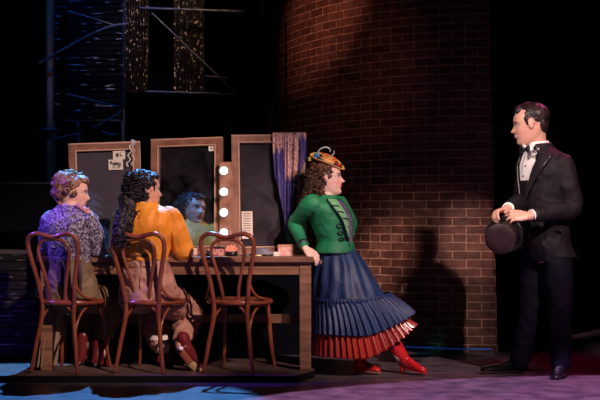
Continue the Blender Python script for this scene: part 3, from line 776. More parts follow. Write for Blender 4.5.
# peplum hem and lapels, braid loops
LK=Loft([(c,l,f,a+.022,b+.022) for c,l,f,a,b in loftsecs(rowsC,Lf,Fw)])
bm=bmesh.new(); LK.patch(bm,.13,.30,-2.9,.45,off=.006,thick=.006,nt=10,nh=40); obj('peplum',bm,M_green,jacket)
bm=bmesh.new(); LC.patch(bm,.36,.86,lambda u:-.30-.55*u,lambda u:-.12-.10*u,off=.034,thick=.006); obj('lapel',bm,mat('sage_lapel',(.10,.27,.13),.5,col2=(.22,.42,.24),scale=30),jacket)
bm=bmesh.new(); LC.patch(bm,.36,.86,lambda u:.28+.2*u,lambda u:.42+.6*u,off=.034,thick=.006); obj('lapel',bm,M_green,jacket)
bm=bmesh.new(); LC.patch(bm,.24,.84,lambda u:-.10-.02*u,lambda u:.30+.2*u,off=.024,thick=.006); obj('blouse_front',bm,mat('dark_lace_front',(.04,.035,.08),.6,col2=(.16,.15,.22),scale=60),wc)
def onC(t,th,o): return LC.pt(t,th,o)
for k in range(7):
    t=.26+.075*k; e=-.24-.06*k if k<3 else -.36-.10*(k-3)
    bm=bmesh.new(); a0=-.16-.0*k
    if k<4:
        pts=[onC(t,a0-.05,.022),onC(t+.012,a0-.28,.022),onC(t+.03,a0-.48,.022),onC(t+.012,a0-.62,.022),onC(t-.012,a0-.50,.022),onC(t,a0-.30,.022)]
        tube(bm,pts,.0038,seg=6,n=4); ell(bm,onC(t,a0-.06,.026),(.010,)*3,None,2)
    else:
        tube(bm,[onC(t,-.20-.1*(k-4),.038),onC(t+.01,-.45-.13*(k-4),.040)],.004,seg=6,smooth=False)
    obj('braid_loop',bm,M_braid,jacket)
obj('braid_edge',ntube([onC(.36+.5*i/10,-.30-.55*i/10,.036) for i in range(11)],.0045,seg=6),M_braid,jacket)
obj('braid_edge',ntube([LK.pt(.135,-2.9+3.35*i/30,.010) for i in range(31)],.0045,seg=6),M_braid,jacket)
obj('braid_edge',ntube([rs.lerp(re,.1)+V((.005,-.068,.015)),rs.lerp(re,.5)+V((.006,-.062,0)),re+V((.012,-.05,0)),re.lerp(rw,.6)+V((.012,-.038,0))],.0035,seg=6),M_braid,jacket)
# stand collar
obj('collar',ntube([P(322,202,YC-.03),P(330,197.5,YC-.085),P(338,198,YC-.05),P(340,203,YC)],[.010,.013,.012,.008],flat=(V((0,0,1)),.6)),M_green,jacket)
# skirts
M_blue=mat('blue_taffeta',(.008,.020,.08),.46,col2=(.018,.042,.135),scale=9,bump=.5,bscale=90,spec=.45)
M_red=mat('red_pleated_satin',(.20,.008,.007),.27,col2=(.36,.022,.015),scale=4,spec=.7)
def wobC(t,th):
    return .006*math.sin(th*5+5*t+1)*t+.003*math.sin(th*11-7*t)*t+.0055*math.sin(th*15+9*t)*min(1,3*t)
skg=obj('overskirt',skirt(bmesh.new(),[(317,352,243,.105,0),(316,355,250,.125,0),(314,364,262,.17,0),(312.5,374,278,.205,0),(312,384,294,.235,0),(312,394,305,.25,5)],YC,wob=wobC),M_blue,wc); solid(skg)
def drape():
    bm=bmesh.new()
    for k in range(5):
        pts=[]
        for i in range(9):
            u=i/8; th=-.15-2.2*u
            y=258+8*k+ (14+5*k)*math.sin(u*PI*.9)
            hx=(.125+.021*k+.035*math.sin(u*PI)*.6); cx=(336+3.0*k-300)/F*YC
            pts.append(V((cx+hx*math.cos(th)*1.02,YC+(.16+.02*k)*math.sin(th),CH-(y-HY)/F*YC)))
        tube(bm,pts,[.004,.012,.015,.016,.016,.016,.014,.01,.004],seg=10,n=4,flat=(V((0,0,1)),.6))
    return bm
def tier(name,rows,m,parent,pl,amp0,amp1):
    return solid(obj(name,skirt(bmesh.new(),rows,YC,seg=520,pleat=(amp0,amp1,pl)),m,parent),.003)
t1=tier('blue_ruffle',[(312.5,390,299,.252,6),(312,399,309,.27,10),(312,408,322,.30,16),(311.5,414,332,.31,20)],M_blue,wc,46,.003,.014)
obj('ruffle_heading',skirt(bmesh.new(),[(312,390,297,.255,5),(311.5,391.5,299,.262,6),(312,391,302,.256,6)],YC,seg=300,pleat=(.003,.003,60)),M_blue,t1)
t2=tier('red_ruffle',[(314,402,322,.27,14),(313,408,336,.29,18),(312,416,354,.31,30)],M_red,wc,46,.004,.014)
obj('underskirt',skirt(bmesh.new(),[(320,380,290,.18,0),(316,392,320,.22,10),(316,398,345,.24,24)],YC),mat('dark_underskirt',(.02,.01,.02),.8),wc)
# boots
M_redl=mat('red_boot_leather',(.50,.012,.018),.22,spec=.7,coat=.4)
b1=boot(P(354,369,8.72),P(380.5,372.5,8.62),P(362,346,8.74),M_redl,wc,hl=.055,w=.034,mh=mat('tan_heel',(.35,.18,.12),.4),shaft=.058)
b2=boot(P(400,366,8.72),P(426,373,8.60),P(381,326,8.73),M_redl,wc,hl=.045,w=.035,mh=M_redl,shaft=.064)
laces(b2,P(401,357,8.66),P(415,368.5,8.60),V((.3,.95,0)),mat('dark_red_lace',(.16,.0,.01),.5),6)
laces(b1,P(363,362,8.68),P(371,368,8.64),V((.3,.95,0)),mat('dark_red_lace2',(.16,.0,.01),.5),5)
# hair and hat
M_bhair=mat('brown_curly_hair',(.030,.010,.006),.6,col2=(.12,.04,.022),scale=45,spec=.3)
hv=hairvol(HC,[('e',(-.030,0,.035),(.098,.086,.088)),('e',(-.075,0,-.01),(.06,.08,.08)),('e',(-.095,0,-.075),(.045,.07,.06)),('e',(-.12,0,-.14),(.035,.055,.06)),('e',(.055,0,.075),(.035,.05,.022))],amp=.010,fr=42,ridge=.006)
hr=obj('hair',hv,M_bhair,wc)
rng=random.Random(3)
def pickC(r):
    return HC.W(-.03-abs(r.gauss(0,.05)),r.uniform(-.085,.085),r.uniform(-.10,.09)) if r.random()<.55 else HC.W(-.09+r.uniform(-.05,.03),r.uniform(-.085,.07),r.uniform(-.16,-.03))
def pickC2(r):
    th=r.uniform(1.15,2*PI-1.15); u=r.uniform(-.14,.06); e=.098 if u>-.05 else .10
    return HC.W(-.035+e*math.cos(th)-(.35*max(0,-u-.03)),.088*math.sin(th)*(1 if u>-.08 else .8),u)
obj('curls',curls(HC,150,pickC2,None,rng,.05,.010,th=.0045),M_bhair,hr)
M_straw=mat('mustard_straw',(.60,.30,.06),.55,col2=(.74,.44,.14),scale=70,bump=.4,bscale=120)
up=(HC.u*.86+HC.f*.0-HC.f*.36-HC.l*.34).normalized()            # tipped forward, towards the viewer's side
up=(HC.u*.87+HC.f*.44-HC.l*.34).normalized()
hc=HC.W(-.002,0,.100); R=up.to_track_quat('Z','Y').to_matrix()
ax=(HC.f-up*HC.f.dot(up)).normalized(); ay=up.cross(ax); R=Matrix((ax,ay,up)).transposed()
bm=bmesh.new(); ringsL=[]
for r_,z_ in ((.001,.0),(.07,.0),(.098,.004),(.112,.014),(.115,.018),(.111,.020),(.095,.012),(.07,.008),(.001,.008)):
    ringsL.append([hc+R@V((r_*1.12*math.cos(a),r_*.74*math.sin(a),z_+.010*(r_/.11)**2*math.cos(2*a)*-1)) for a in [2*PI*j/40 for j in range(40)]])
rings(bm,ringsL); hat=obj('hat_brim',bm,M_straw,wc)
obj('hat_crown',lathe(bmesh.new(),[(.001,0),(.058,0),(.060,.012),(.054,.028),(.038,.036),(.001,.038)],hc+up*.006,R),M_straw,hat)
def hband(rr,z,rad,m,nm): 
    b=bmesh.new(); tube(b,[hc+R@V((rr*1.15*math.cos(a),rr*.85*math.sin(a),z)) for a in [2*PI*j/20 for j in range(20)]],rad,seg=8,n=2,close=True); obj(nm,b,m,hat)
hband(.066,.016,.009,mat('navy_ribbon',(.01,.02,.10),.35),'ribbon'); hband(.046,.040,.006,mat('orange_cord',(.7,.16,.04),.5),'cord')
def rosette(c,r,m,nm):
    b=bmesh.new(); rg=random.Random(5)
    for k in range(16):
        d=V((rg.gauss(0,1),rg.gauss(0,1),rg.gauss(0,1))).normalized(); ell(b,c+d*r*.55,(r*.6,r*.6,r*.28),d.to_track_quat('Z','Y').to_matrix(),2)
    obj(nm,b,m,hat)
rosette(hc+R@V((.075,-.045,.030)),.016,mat('red_flower',(.65,.03,.05),.5),'flower')
rosette(hc+R@V((.035,-.02,.048)),.011,mat('orange_flower',(.7,.16,.05),.5),'flower')
rosette(hc+R@V((-.01,-.01,.052)),.010,mat('orange_flower2',(.7,.2,.05),.5),'flower')
rosette(hc+R@V((-.085,-.035,.030)),.024,mat('blue_bow_silk',(.05,.22,.5),.4),'bow')
rosette(hc+R@V((-.115,-.02,-.015)),.018,mat('yellow_bow_silk',(.6,.5,.12),.5),'bow')
obj('feather',ntube([hc+R@V((-.085,-.02,.03)),hc+R@V((-.08,-.02,.075)),hc+R@V((-.05,-.02,.105)),hc+R@V((-.018,-.02,.10)),hc+R@V((-.012,-.02,.082))],[.003,.005,.0055,.004,.002],seg=8),mat('pale_plume',(.5,.6,.65),.5),hat)
obj('feather',ntube([hc+R@V((.0,-.0,.04)),hc+R@V((.018,-.0,.075)),hc+R@V((.010,0,.10))],[.004,.0045,.002],seg=8),mat('pale_plume2',(.45,.5,.55),.5),hat)

# ------------------------------------------------------------------ woman in orange, seated, seen from behind
YB=8.46
wb=thing('person','seated person with long dark curls, orange shirt and dusty pink breeches, looking right','person',(-1.0,8.5,PZ))
HB=Head(P(145.5,190.5,8.48),(.90,.42,-.04),1.04)
Fb=V((.22,.97,0)).normalized(); Lb=V((0,0,1)).cross(Fb)
rowsB=[((149,300,8.50),.175,.14),((148,284,8.50),.165,.135),((147,268,8.49),.135,.11),((147,258,8.48),.125,.10),((147,240,8.47),.150,.115),((147,224,8.46),.170,.12),((146,213,8.46),.165,.095),((144,206,8.46),.085,.07),((144,200,8.46),.05,.052)]
NOSE=.026; bm=bmesh.new(); HB.add(bm); LB=Loft(loftsecs(rowsB,Lb,Fb)); LB.mesh(bm)
limb(bm,[P(144,205,8.46),HB.W(-.03,0,-.04)],[.054,.052])
rs=P(172,218,8.44); re=P(183,251,8.50); rw=P(170,259,8.74); rw.z=TZ+.045
ls=P(122,218,8.50); le=P(119,250,8.66); lw=P(122,252,8.84); lw.z=TZ+.045
for s_,e_,w_ in ((rs,re,rw),(ls,le,lw)): limb(bm,[s_,s_.lerp(e_,.5),e_,e_.lerp(w_,.4),w_],[.052,.046,.038,.036,.024])
hand(bm,rw,V((-.5,.8,-.12)),V((0,0.1,1)),1,sc_=.9); hand(bm,lw,V((.4,.9,-.12)),V((0,.1,1)),-1,sc_=.9)
hR=P(163,297,8.52); kR=P(188,312,8.88); aR=P(181,346,8.50); hL=P(135,297,8.55); kL=P(150,300,8.97); aL=P(163,352,8.80)
aR.z=.20
for a_,b_,c__ in ((hR,kR,aR),(hL,kL,aL)): limb(bm,[a_,a_.lerp(b_,.5),b_,b_.lerp(c__,.35),c__],[.095,.085,.060,.055,.037])
bB=fuse(bm,.0045,2); color_body(bB,HB,(.62,.32,.24),(.50,.05,.06),(.72,.24,.18),(.03,.015,.012)); obj('body',bB,M_skin,wb); eyes(HB,wb)
M_or=mat('orange_cotton',(.72,.23,.012),.6,col2=(.82,.31,.03),scale=7,bump=.3,bscale=70)
bm=bmesh.new(); LB.mesh(bm,off=.014,t0=.36,t1=.935)
limb(bm,[rs+V((-.01,0,.01)),rs.lerp(re,.35),rs.lerp(re,.75),re,re.lerp(rw,.35),re.lerp(rw,.80)],[.066,.072,.070,.066,.062,.036])
limb(bm,[ls+V((.01,0,.01)),ls.lerp(le,.35),ls.lerp(le,.75),le,le.lerp(lw,.35),le.lerp(lw,.80)],[.066,.070,.066,.062,.058,.036])
ell(bm,P(147,259,8.48),(.145,.115,.028))
sh_=obj('shirt',fuse(bm,.005,3,amp=.005,fr=12,ridge=.006,aniso=(1,1,.6)),M_or,wb)
obj('shirt_collar',ntube([P(134,207.5,8.44),P(140,204,8.395),P(149,205,8.40),P(157,210,8.44),P(161,214,8.50)],[.012,.015,.015,.015,.008],flat=(V((0,0,1)),.5)),mat('cream_edged_collar',(.70,.42,.18),.6),sh_)
bm=bmesh.new(); LB.patch(bm,.352,.405,-PI,PI,off=.017,thick=.01,nt=4,nh=50); obj('belt',bm,mat('brown_leather',(.11,.035,.02),.4),wb)
M_pk=mat('dusty_pink_canvas',(.40,.19,.155),.7,col2=(.52,.27,.21),scale=5,bump=.3,bscale=50)
M_patch=mat('rust_patches',(.15,.035,.025),.7)
bm=bmesh.new(); LB.mesh(bm,off=.014,t0=0,t1=.36)
ell(bm,P(141,298,8.55),(.125,.13,.075)); ell(bm,P(163,299,8.55),(.115,.13,.075))
limb(bm,[hR,hR.lerp(kR,.5),kR,kR.lerp(aR,.35),kR.lerp(aR,.72)],[.105,.105,.098,.088,.060])
limb(bm,[hL,hL.lerp(kL,.5),kL,kL.lerp(aL,.5),kL.lerp(aL,.8)],[.105,.095,.080,.09,.075])
br=obj('breeches',fuse(bm,.005,3,amp=.008,fr=13,ridge=.008),mat('patched_canvas',(.30,.13,.105),.7,col2=(.46,.23,.18),scale=6,thr=(.3,.6),bump=.3,bscale=50),wb)
obj('back_seam',ntube([LB.pt(.34-.03*i,PI,.02) for i in range(9)],.003,seg=6),M_patch,br)
obj('waist_seam',ntube([LB.pt(.27,PI-1.3+.26*i,.018) for i in range(11)],.003,seg=6),M_patch,br)
pt=bmesh.new(); c_=kR.lerp(aR,.3); 
for (q,r) in ((P(189,322,8.78),.035),(P(196,330,8.78),.026),(P(181,333,8.62),.028)): ell(pt,q,(r,.03,r*1.1))
obj('patch',pt,M_patch,br)
obj('petticoat_hem',skirt(bmesh.new(),[(151,167,335,.05,0),(150,168,339.5,.055,0)],8.72,seg=120,pleat=(.002,.005,22)),mat('white_eyelet',(.7,.62,.58),.7),wb)
M_bt=mat('oxblood_leather',(.14,.015,.02),.25,spec=.7); M_tan=mat('tan_sole',(.55,.36,.22),.5)
# right boot, toe down and sole to the viewer
hl=P(180,349,8.44); to=P(199.5,370.3,8.52)
bR=boot(hl,to,P(183,338,8.52),M_bt,wb,w=.036)
tr=bmesh.new(); dd=(to-hl).normalized(); sd=V((.55,-.8,-.3)).normalized()
tube(tr,[hl.lerp(to,.02)+V((.004,-.034,-.004)),hl.lerp(to,.45)+V((0,-.036,-.012)),hl.lerp(to,.60)+V((0,-.036,-.012))],[.022,.024,.024],flat=(dd.cross(V((0,-1,0))),.35)); obj('brown_side_panel',tr,mat('chestnut_leather',(.30,.09,.045),.4),bR)
tr=bmesh.new(); tube(tr,[hl.lerp(to,.62)+V((0,-.036,-.012)),hl.lerp(to,.98)+V((0,-.03,-.006))],[.026,.026],flat=(dd.cross(V((0,-1,0))),.35)); obj('tan_toe_cap',tr,M_tan,bR)
obj('heel_button',ell(bmesh.new(),P(181,348.5,8.385),(.015,.008,.015)),M_white,bR)
bL=boot(P(160,364,8.74),P(172,366,8.92),P(163,338,8.80),M_bt,wb,w=.036,hl=.03)
obj('gaiter',ntube([P(162,342,8.795),P(162,353,8.79)],[.052,.047],smooth=False,round_=False,seg=20),mat('ivory_gaiter',(.55,.48,.45),.6),bL)
# hair
M_dhair=mat('black_curly_hair',(.006,.0045,.008),.5,col2=(.026,.016,.024),scale=40,spec=.3)
hv=hairvol(HB,[('e',(-.030,0,.040),(.100,.092,.088)),('e',(-.075,0,-.01),(.062,.08,.085)),('e',(-.10,.01,-.08),(.05,.07,.07)),('e',(.035,0,.09),(.05,.05,.025))],amp=.010,fr=42,ridge=.006)
hr=obj('hair',hv,M_dhair,wb)
q=[P(129,212,8.40),P(124,222,8.36),P(121,233,8.33),P(121,243,8.32)]
bm=bmesh.new(); tube(bm,[HB.W(-.11,.01,-.07)]+q[:4],[.06,.062,.062,.050,.028]); obj('long_tress',fuse(bm,.006,1,amp=.012,fr=36,ridge=.007),M_dhair,hr)
def pickB(r):
    th=r.uniform(1.2,2*PI-1.2); u=r.uniform(-.10,.11); k=math.sqrt(max(.1,1-((u-.03)/.11)**2))
    return HB.W(-.035+.108*k*math.cos(th),.098*k*math.sin(th),u+.01)
def pickB2(r):
    k=r.random(); c=q[0].lerp(q[3],k); rr=.070*(1-.35*k); th=r.uniform(0,6.28); return c+V((rr*math.cos(th),rr*math.sin(th),.02))
obj('curls',curls(HB,170,pickB,None,random.Random(4),.045,.011,th=.0048),M_dhair,hr)
obj('curls',curls(HB,110,pickB2,None,random.Random(6),.055,.012,th=.0048),M_dhair,hr)

# ------------------------------------------------------------------ woman in purple, seated at the left
wa=thing('person','seated person with pinned-up auburn hair, purple patterned blouse and olive skirt','person',(-1.5,8.5,PZ))
HA=Head(P(73.5,192.5,8.50),(.99,.14,-.16),1.03)
Fa=V((.38,.92,0)).normalized(); La=V((0,0,1)).cross(Fa)
rowsA=[((73,300,8.52),.165,.14),((72,284,8.52),.155,.13),((71,268,8.51),.125,.11),((70,256,8.50),.125,.105),((70,240,8.49),.145,.115),((69,226,8.48),.160,.12),((69,216,8.48),.150,.095),((70,209,8.48),.085,.07),((71,202,8.48),.05,.052)]
bm=bmesh.new(); HA.add(bm); LA=Loft(loftsecs(rowsA,La,Fa)); LA.mesh(bm)
limb(bm,[P(71,207,8.48),HA.W(-.03,0,-.04)],[.054,.050])
rs=P(90,222,8.42); re=P(98,250,8.50); rw=P(99,250,8.76); rw.z=TZ+.05
ls=P(49,222,8.54); le=P(48,250,8.66); lw=P(70,251,8.84); lw.z=TZ+.05
for s_,e_,w_ in ((rs,re,rw),(ls,le,lw)): limb(bm,[s_,s_.lerp(e_,.5),e_,e_.lerp(w_,.4),w_],[.050,.045,.037,.035,.024])
hand(bm,rw,V((-.2,.95,-.15)),V((0,.1,1)),1,sc_=.9); hand(bm,lw,V((.5,.8,-.15)),V((0,.1,1)),-1,sc_=.9)
hR=P(86,297,8.55); kR=P(113,299,8.90); aR=P(99,358,8.74); hL=P(62,297,8.56); kL=P(88,300,8.98); aL=P(83,356,8.82)
for a_,b_,c__ in ((hR,kR,aR),(hL,kL,aL)): limb(bm,[a_,a_.lerp(b_,.5),b_,b_.lerp(c__,.35),c__],[.09,.08,.058,.053,.036])
bA=fuse(bm,.0045,2); color_body(bA,HA,(.76,.45,.38),(.62,.08,.08),(.82,.28,.22),(.14,.06,.04)); obj('body',bA,M_skin,wa); eyes(HA,wa)
def print_mat(nm,c1,c2,sc_):
    m,n,b=nt_mat(nm); tc=nd(n,'ShaderNodeTexCoord'); v=nd(n,'ShaderNodeTexVoronoi',Scale=sc_,feature='F1'); w_=nd(n,'ShaderNodeTexWave',Scale=sc_*.35,Distortion=9.0,Detail=2.0)
    n.links.new(tc.outputs['Object'],v.inputs['Vector']); n.links.new(tc.outputs['Object'],w_.inputs['Vector'])
    r=nd(n,'ShaderNodeValToRGB'); r.color_ramp.elements[0].position=.42; r.color_ramp.elements[0].color=c4(c1); r.color_ramp.elements[1].position=.62; r.color_ramp.elements[1].color=c4(c2)
    n.links.new(w_.outputs['Fac'],r.inputs[0]); n.links.new(r.outputs[0],b.inputs['Base Color']); b.inputs['Roughness'].default_value=.6; return m
M_pur=mat('purple_printed_cotton',(.03,.025,.07),.6,col2=(.33,.28,.36),scale=88,detail=1.5,thr=(.46,.56),stretch=(1,1,.8))
bm=bmesh.new(); LA.mesh(bm,off=.014,t0=.30,t1=.93)
limb(bm,[rs+V((-.01,0,.008)),rs.lerp(re,.35),rs.lerp(re,.75),re,re.lerp(rw,.35),re.lerp(rw,.8)],[.064,.066,.060,.055,.05,.034])
limb(bm,[ls+V((.01,0,.008)),ls.lerp(le,.35),ls.lerp(le,.75),le,le.lerp(lw,.35),le.lerp(lw,.8)],[.064,.064,.058,.052,.05,.034])
ell(bm,P(71,260,8.50),(.14,.115,.03))
bl=obj('blouse',fuse(bm,.005,3,amp=.005,fr=12,ridge=.006),M_pur,wa)
bm=bmesh.new()
for k in range(9):
    u=k/8; c=P(79+11*math.sin(u*2.2),206+15*u,8.40-.01*math.sin(u*3)); ell(bm,c,(.020,.016,.017))
    ell(bm,c+V((.012*math.cos(k*2.5),-.004,.012*math.sin(k*2.5))),(.012,.010,.012))
obj('ruffled_neck_scarf',fuse(bm,.004,1,amp=.005,fr=60,ridge=.004),mat('rose_ruffle',(.42,.16,.16),.6,col2=(.6,.3,.28),scale=40),wa)
M_olive=mat('olive_wool',(.13,.085,.045),.75,col2=(.20,.13,.075),scale=7,bump=.3,bscale=60)
bm=bmesh.new(); LA.mesh(bm,off=.014,t0=0,t1=.36)
ell(bm,P(64,297,8.56),(.12,.13,.085)); ell(bm,P(84,297,8.56),(.115,.13,.085))
limb(bm,[hR,hR.lerp(kR,.5),kR,kR.lerp(aR,.25),kR.lerp(aR,.55)],[.10,.10,.092,.085,.07]); limb(bm,[hL,hL.lerp(kL,.5),kL,kL.lerp(aL,.4),kL.lerp(aL,.75)],[.10,.095,.085,.085,.08])
ol=obj('breeches',fuse(bm,.005,3,amp=.006,fr=12,ridge=.007),M_olive,wa)
for px_ in (62,80): obj('suspender',ntube([P(px_,262,8.375),P(px_+.5,275,8.355),P(px_,290,8.36)],.012,flat=(V((1,0,0)),.3)),mat('dark_strap',(.04,.02,.02),.6),ol)
sk=obj('hanging_skirt_panel',skirt(bmesh.new(),[(42,66,296,.09,0),(39,60,330,.10,0),(35,55,366,.11,0)],8.62,seg=200,pleat=(.004,.013,12)),mat('khaki_drill',(.19,.13,.085),.75,col2=(.27,.19,.13),scale=9),wa); solid(sk)
bA1=boot(P(78,362,8.78),P(92,365,8.90),P(83,336,8.82),M_bt,wa,w=.034,hl=.03,shaft=.05)
bA2=boot(P(94,364,8.66),P(107,366.5,8.80),P(99,345,8.74),M_bt,wa,w=.034,hl=.03)
laces(bA2,P(97,357,8.70),P(103,362,8.74),V((.8,-.5,0)),M_white,4)
M_ahair=mat('auburn_pinned_hair',(.12,.045,.03),.5,col2=(.30,.14,.09),scale=30,stretch=(1,1,.5))
hv=hairvol(HA,[('e',(-.032,0,.040),(.098,.086,.082)),('e',(-.07,0,.0),(.062,.075,.08)),('e',(.040,0,.085),(.045,.055,.030)),('e',(-.075,0,.075),(.06,.06,.045))],amp=.005,fr=36,ridge=.005)
hr=obj('hair',hv,M_ahair,wa)
rg=random.Random(8); 
for k in range(22):
    th=rg.uniform(1.1,5.2); u=rg.uniform(-.04,.12); c=HA.W(-.04+.098*math.cos(th)*math.sqrt(max(.2,1-(u/.14)**2)),.088*math.sin(th),u)
    if k%3==0 or 1:
        n_=(c-HA.W(-.03,0,.02)).normalized(); a_=n_.orthogonal().normalized(); b_=n_.cross(a_)
        bm=bmesh.new()
        tube(bm,[c+(a_*math.cos(p*.9)+b_*math.sin(p*.9))*(.021-.0018*p)+n_*.0018*p for p in range(9)],[.0085]*8+[.005],seg=8,n=3)
        obj('pinned_curl',bm,M_ahair,hr)
obj('hair_comb',ntube([HA.W(-.05+.02*i,-.045+.01*i,.128+.008*math.sin(i*1.6)) for i in range(5)],.008,seg=8),mat('blue_comb',(.08,.25,.4),.4),hr)
obj('nape_lock',ntube([HA.W(-.085,-.02,-.05),HA.W(-.07,-.03,-.09),HA.W(-.05,-.04,-.12)],[.02,.014,.005]),M_ahair,hr)

# ------------------------------------------------------------------ man in the dinner suit
mn=thing('person','standing person in a black dinner suit and bow tie, smiling left, holding a top hat','person',(1.65,8.6,0))
up_=V((-.10,0,1)).normalized()
HM=Head(P(529,124.5,8.60),(-.98,.13,-.20),1.14)
Fm=V((-.86,-.50,0)).normalized(); Lm=V((0,0,1)).cross(Fm)
rowsM=[((547,262,8.62),.150,.125),((546,245,8.62),.160,.125),((545,225,8.62),.155,.118),((545,205,8.62),.165,.122),((546,185,8.62),.188,.13),((546,168,8.62),.200,.122),((545,157,8.62),.165,.095),((542,151,8.62),.09,.075),((539,144,8.61),.062,.062)]
NOSE=.027; NSG=.012; bm=bmesh.new(); HM.add(bm); LM=Loft(loftsecs(rowsM,Lm,Fm)); LM.mesh(bm)
limb(bm,[P(541,152,8.62),P(537,142,8.61),HM.W(-.035,0,-.04)],[.066,.062,.060])
ls=P(564,166,8.47); le=P(571,208,8.46); lw=P(529,216,8.28)
rs=P(530,164,8.78); re=P(522,201,8.66); rw=P(507,209,8.37)
limb(bm,[ls,ls.lerp(le,.5),le,le.lerp(lw,.35),lw],[.062,.055,.044,.042,.030]); limb(bm,[rs,rs.lerp(re,.5),re,re.lerp(rw,.35),rw],[.062,.055,.044,.042,.030])
hand(bm,lw,V((-1,-.05,.05)),V((-.1,-.75,.62)),1,curl=(.45,.55,.4),sc_=1.05,thumb=(.55,.75,.35))
hand(bm,rw,V((-.75,-.5,-.18)),V((-.35,.15,.9)),-1,curl=(.6,.6,.4),sc_=1.02,thumb=(.7,.6,.3))
hL=P(556,258,8.56); kL=P(560,312,8.50); aL=P(561,362,8.56); hR=P(538,258,8.68); kR=P(530,312,8.66); aR=P(520,361,8.74)
for a_,b_,c__ in ((hL,kL,aL),(hR,kR,aR)): limb(bm,[a_,a_.lerp(b_,.5),b_,b_.lerp(c__,.35),c__],[.095,.085,.062,.058,.042])
bM=fuse(bm,.0045,2); color_body(bM,HM,(.62,.33,.25),(.32,.08,.07),(.66,.28,.21),(.018,.009,.008),smile=.6,lid=(.35,.18,.14)); obj('body',bM,M_skin,mn); eyes(HM,mn)
M_suit=mat('black_wool_suit',(.008,.006,.009),.6,col2=(.014,.010,.014),scale=7,bump=.15,bscale=200,spec=.15)
M_satin=mat('black_satin',(.014,.011,.016),.3,spec=.6)
bm=bmesh.new(); LJm=Loft([(P(551,257,8.63),Lm,Fm,.185,.155)]+[(c,l,f,a+.02,b+.02) for c,l,f,a,b in loftsecs(rowsM,Lm,Fm)][1:]); LJm.mesh(bm,t0=0,t1=.93)
limb(bm,[ls+V((-.01,.01,.008)),ls.lerp(le,.4),le+V((.004,0,0)),le.lerp(lw,.4),le.lerp(lw,.86)],[.078,.074,.066,.060,.045])
limb(bm,[rs,rs.lerp(re,.4),re,re.lerp(rw,.4),re.lerp(rw,.84)],[.076,.072,.062,.056,.044])
ja=obj('dinner_jacket',fuse(bm,.005,3,amp=.004,fr=10,ridge=.004),M_suit,mn)
for a_,b_ in ((le,lw),(re,rw)):
    c=a_.lerp(b_,.86); d=(b_-a_).normalized(); obj('shirt_cuff',ntube([c,c+d*.030],.039,smooth=False,round_=False,seg=24),M_white,mn)
jo=.010
bm=bmesh.new(); LJm.patch(bm,.44,.955,lambda u:-.30-.05*u,lambda u:-.06+.82*u-.22*u*u,off=jo,thick=.006,nt=24); shf=obj('shirt_front',bm,M_white,mn)
bm=bmesh.new(); LJm.patch(bm,.44,.955,lambda u:-.30-.45*u,lambda u:-.29-.05*u,off=jo-.001,thick=.006,nt=24); obj('shirt_front',bm,M_white,shf)
for k in range(4): obj('stud',ell(bmesh.new(),LJm.pt(.56+.08*k,-.18+.07*k,jo+.003),(.006,)*3,None,2),M_blk,shf)
bm=bmesh.new(); LJm.patch(bm,.36,.53,lambda u:-.35-.2*u,lambda u:-.12+.16*u,off=jo+.004,thick=.006); obj('waistcoat_front',bm,M_suit,mn)
def lap(s_):
    bm=bmesh.new()
    inner=lambda u:(-.08+.80*u-.20*u*u) if s_>0 else -(.30+.48*u)
    outer=lambda u:(-.08+.80*u-.20*u*u)+(.05+.52*min(u/.72,1) if u<.74 else .34-.5*(u-.74)) if s_>0 else -((.30+.48*u)+.30*min(1,u/.7))
    LJm.patch(bm,.40,.93,inner,outer,off=jo+.012,thick=.008,nt=40); obj('lapel',bm,M_satin,ja)
lap(1); lap(-1)
# collar, tie, pocket square
nkc=P(539,146.5,8.61); nl=V((.985,.17,0)); nf=V((-.17,.985,0)); nu=V((-.28,0,.96)).normalized()
def nring(rx,ry,dz,rad,fl,a0,a1,lift=0):
    pts=[nkc+nu*(dz+lift*.5*(1+math.cos(a)))+nl*(rx*math.cos(a))+nf*(ry*math.sin(a)) for a in [a0+(a1-a0)*i/24 for i in range(25)]]
    return ntube(pts,rad,seg=10,n=2,flat=(nu,fl))
obj('shirt_collar',nring(.070,.070,.004,.022,.28,-PI+.05,PI-.1,.014),M_white,mn)
obj('jacket_collar',nring(.084,.086,-.018,.026,.40,-2.1,2.1,.020),M_suit,ja)
obj('shirt_collar',ntube([P(531,149,8.50),P(524,147,8.53),P(523,145,8.60)],[.012,.014,.012],flat=(V((0,0,1)),.4)),M_white,mn)
k0=P(524.5,149.5,8.455); bt=bmesh.new()
ell(bt,k0,(.014,.012,.016))
for s_ in (1,-1):
    dl=(Lm*s_*.8+V((-.2*s_,0,0)) ).normalized()
    tube(bt,[k0+dl*.008,k0+dl*.035+V((0,0,.001)),k0+dl*.062],[.009,.022,.030],flat=(V((0,0,1)),.35),seg=12,n=3,round_=False)
obj('bow_tie',fuse(bt,.003,1),M_satin,mn)
obj('pocket_flap',nbox((0,0,0),(.10,.012,.035),Matrix.Translation(LJm.pt(.23,1.15,.008))@Matrix((tuple(V((1,-.35,0)).normalized())+(0,),tuple(V((.35,1,0)).normalized())+(0,),(0,0,1,0),(0,0,0,1))).transposed(),bev=.003),M_satin,ja,False)
for k in range(2): obj('jacket_button',ell(bmesh.new(),LJm.pt(.34-.06*k,-.03,jo+.012),(.010,.010,.010),None,2),M_blk,ja)
M_trs=mat('black_trousers',(.005,.005,.010),.7,col2=(.009,.008,.016),scale=6,spec=.04)
bm=bmesh.new(); LM.mesh(bm,off=.012,t0=0,t1=.22)
for a_,b_,c__ in ((hL,kL,aL),(hR,kR,aR)): limb(bm,[a_,a_.lerp(b_,.5),b_,b_.lerp(c__,.5),c__+V((0,0,-.005))],[.105,.094,.075,.068,.064])
obj('trousers',fuse(bm,.006,3,amp=.004,fr=9,ridge=.006),M_trs,mn)
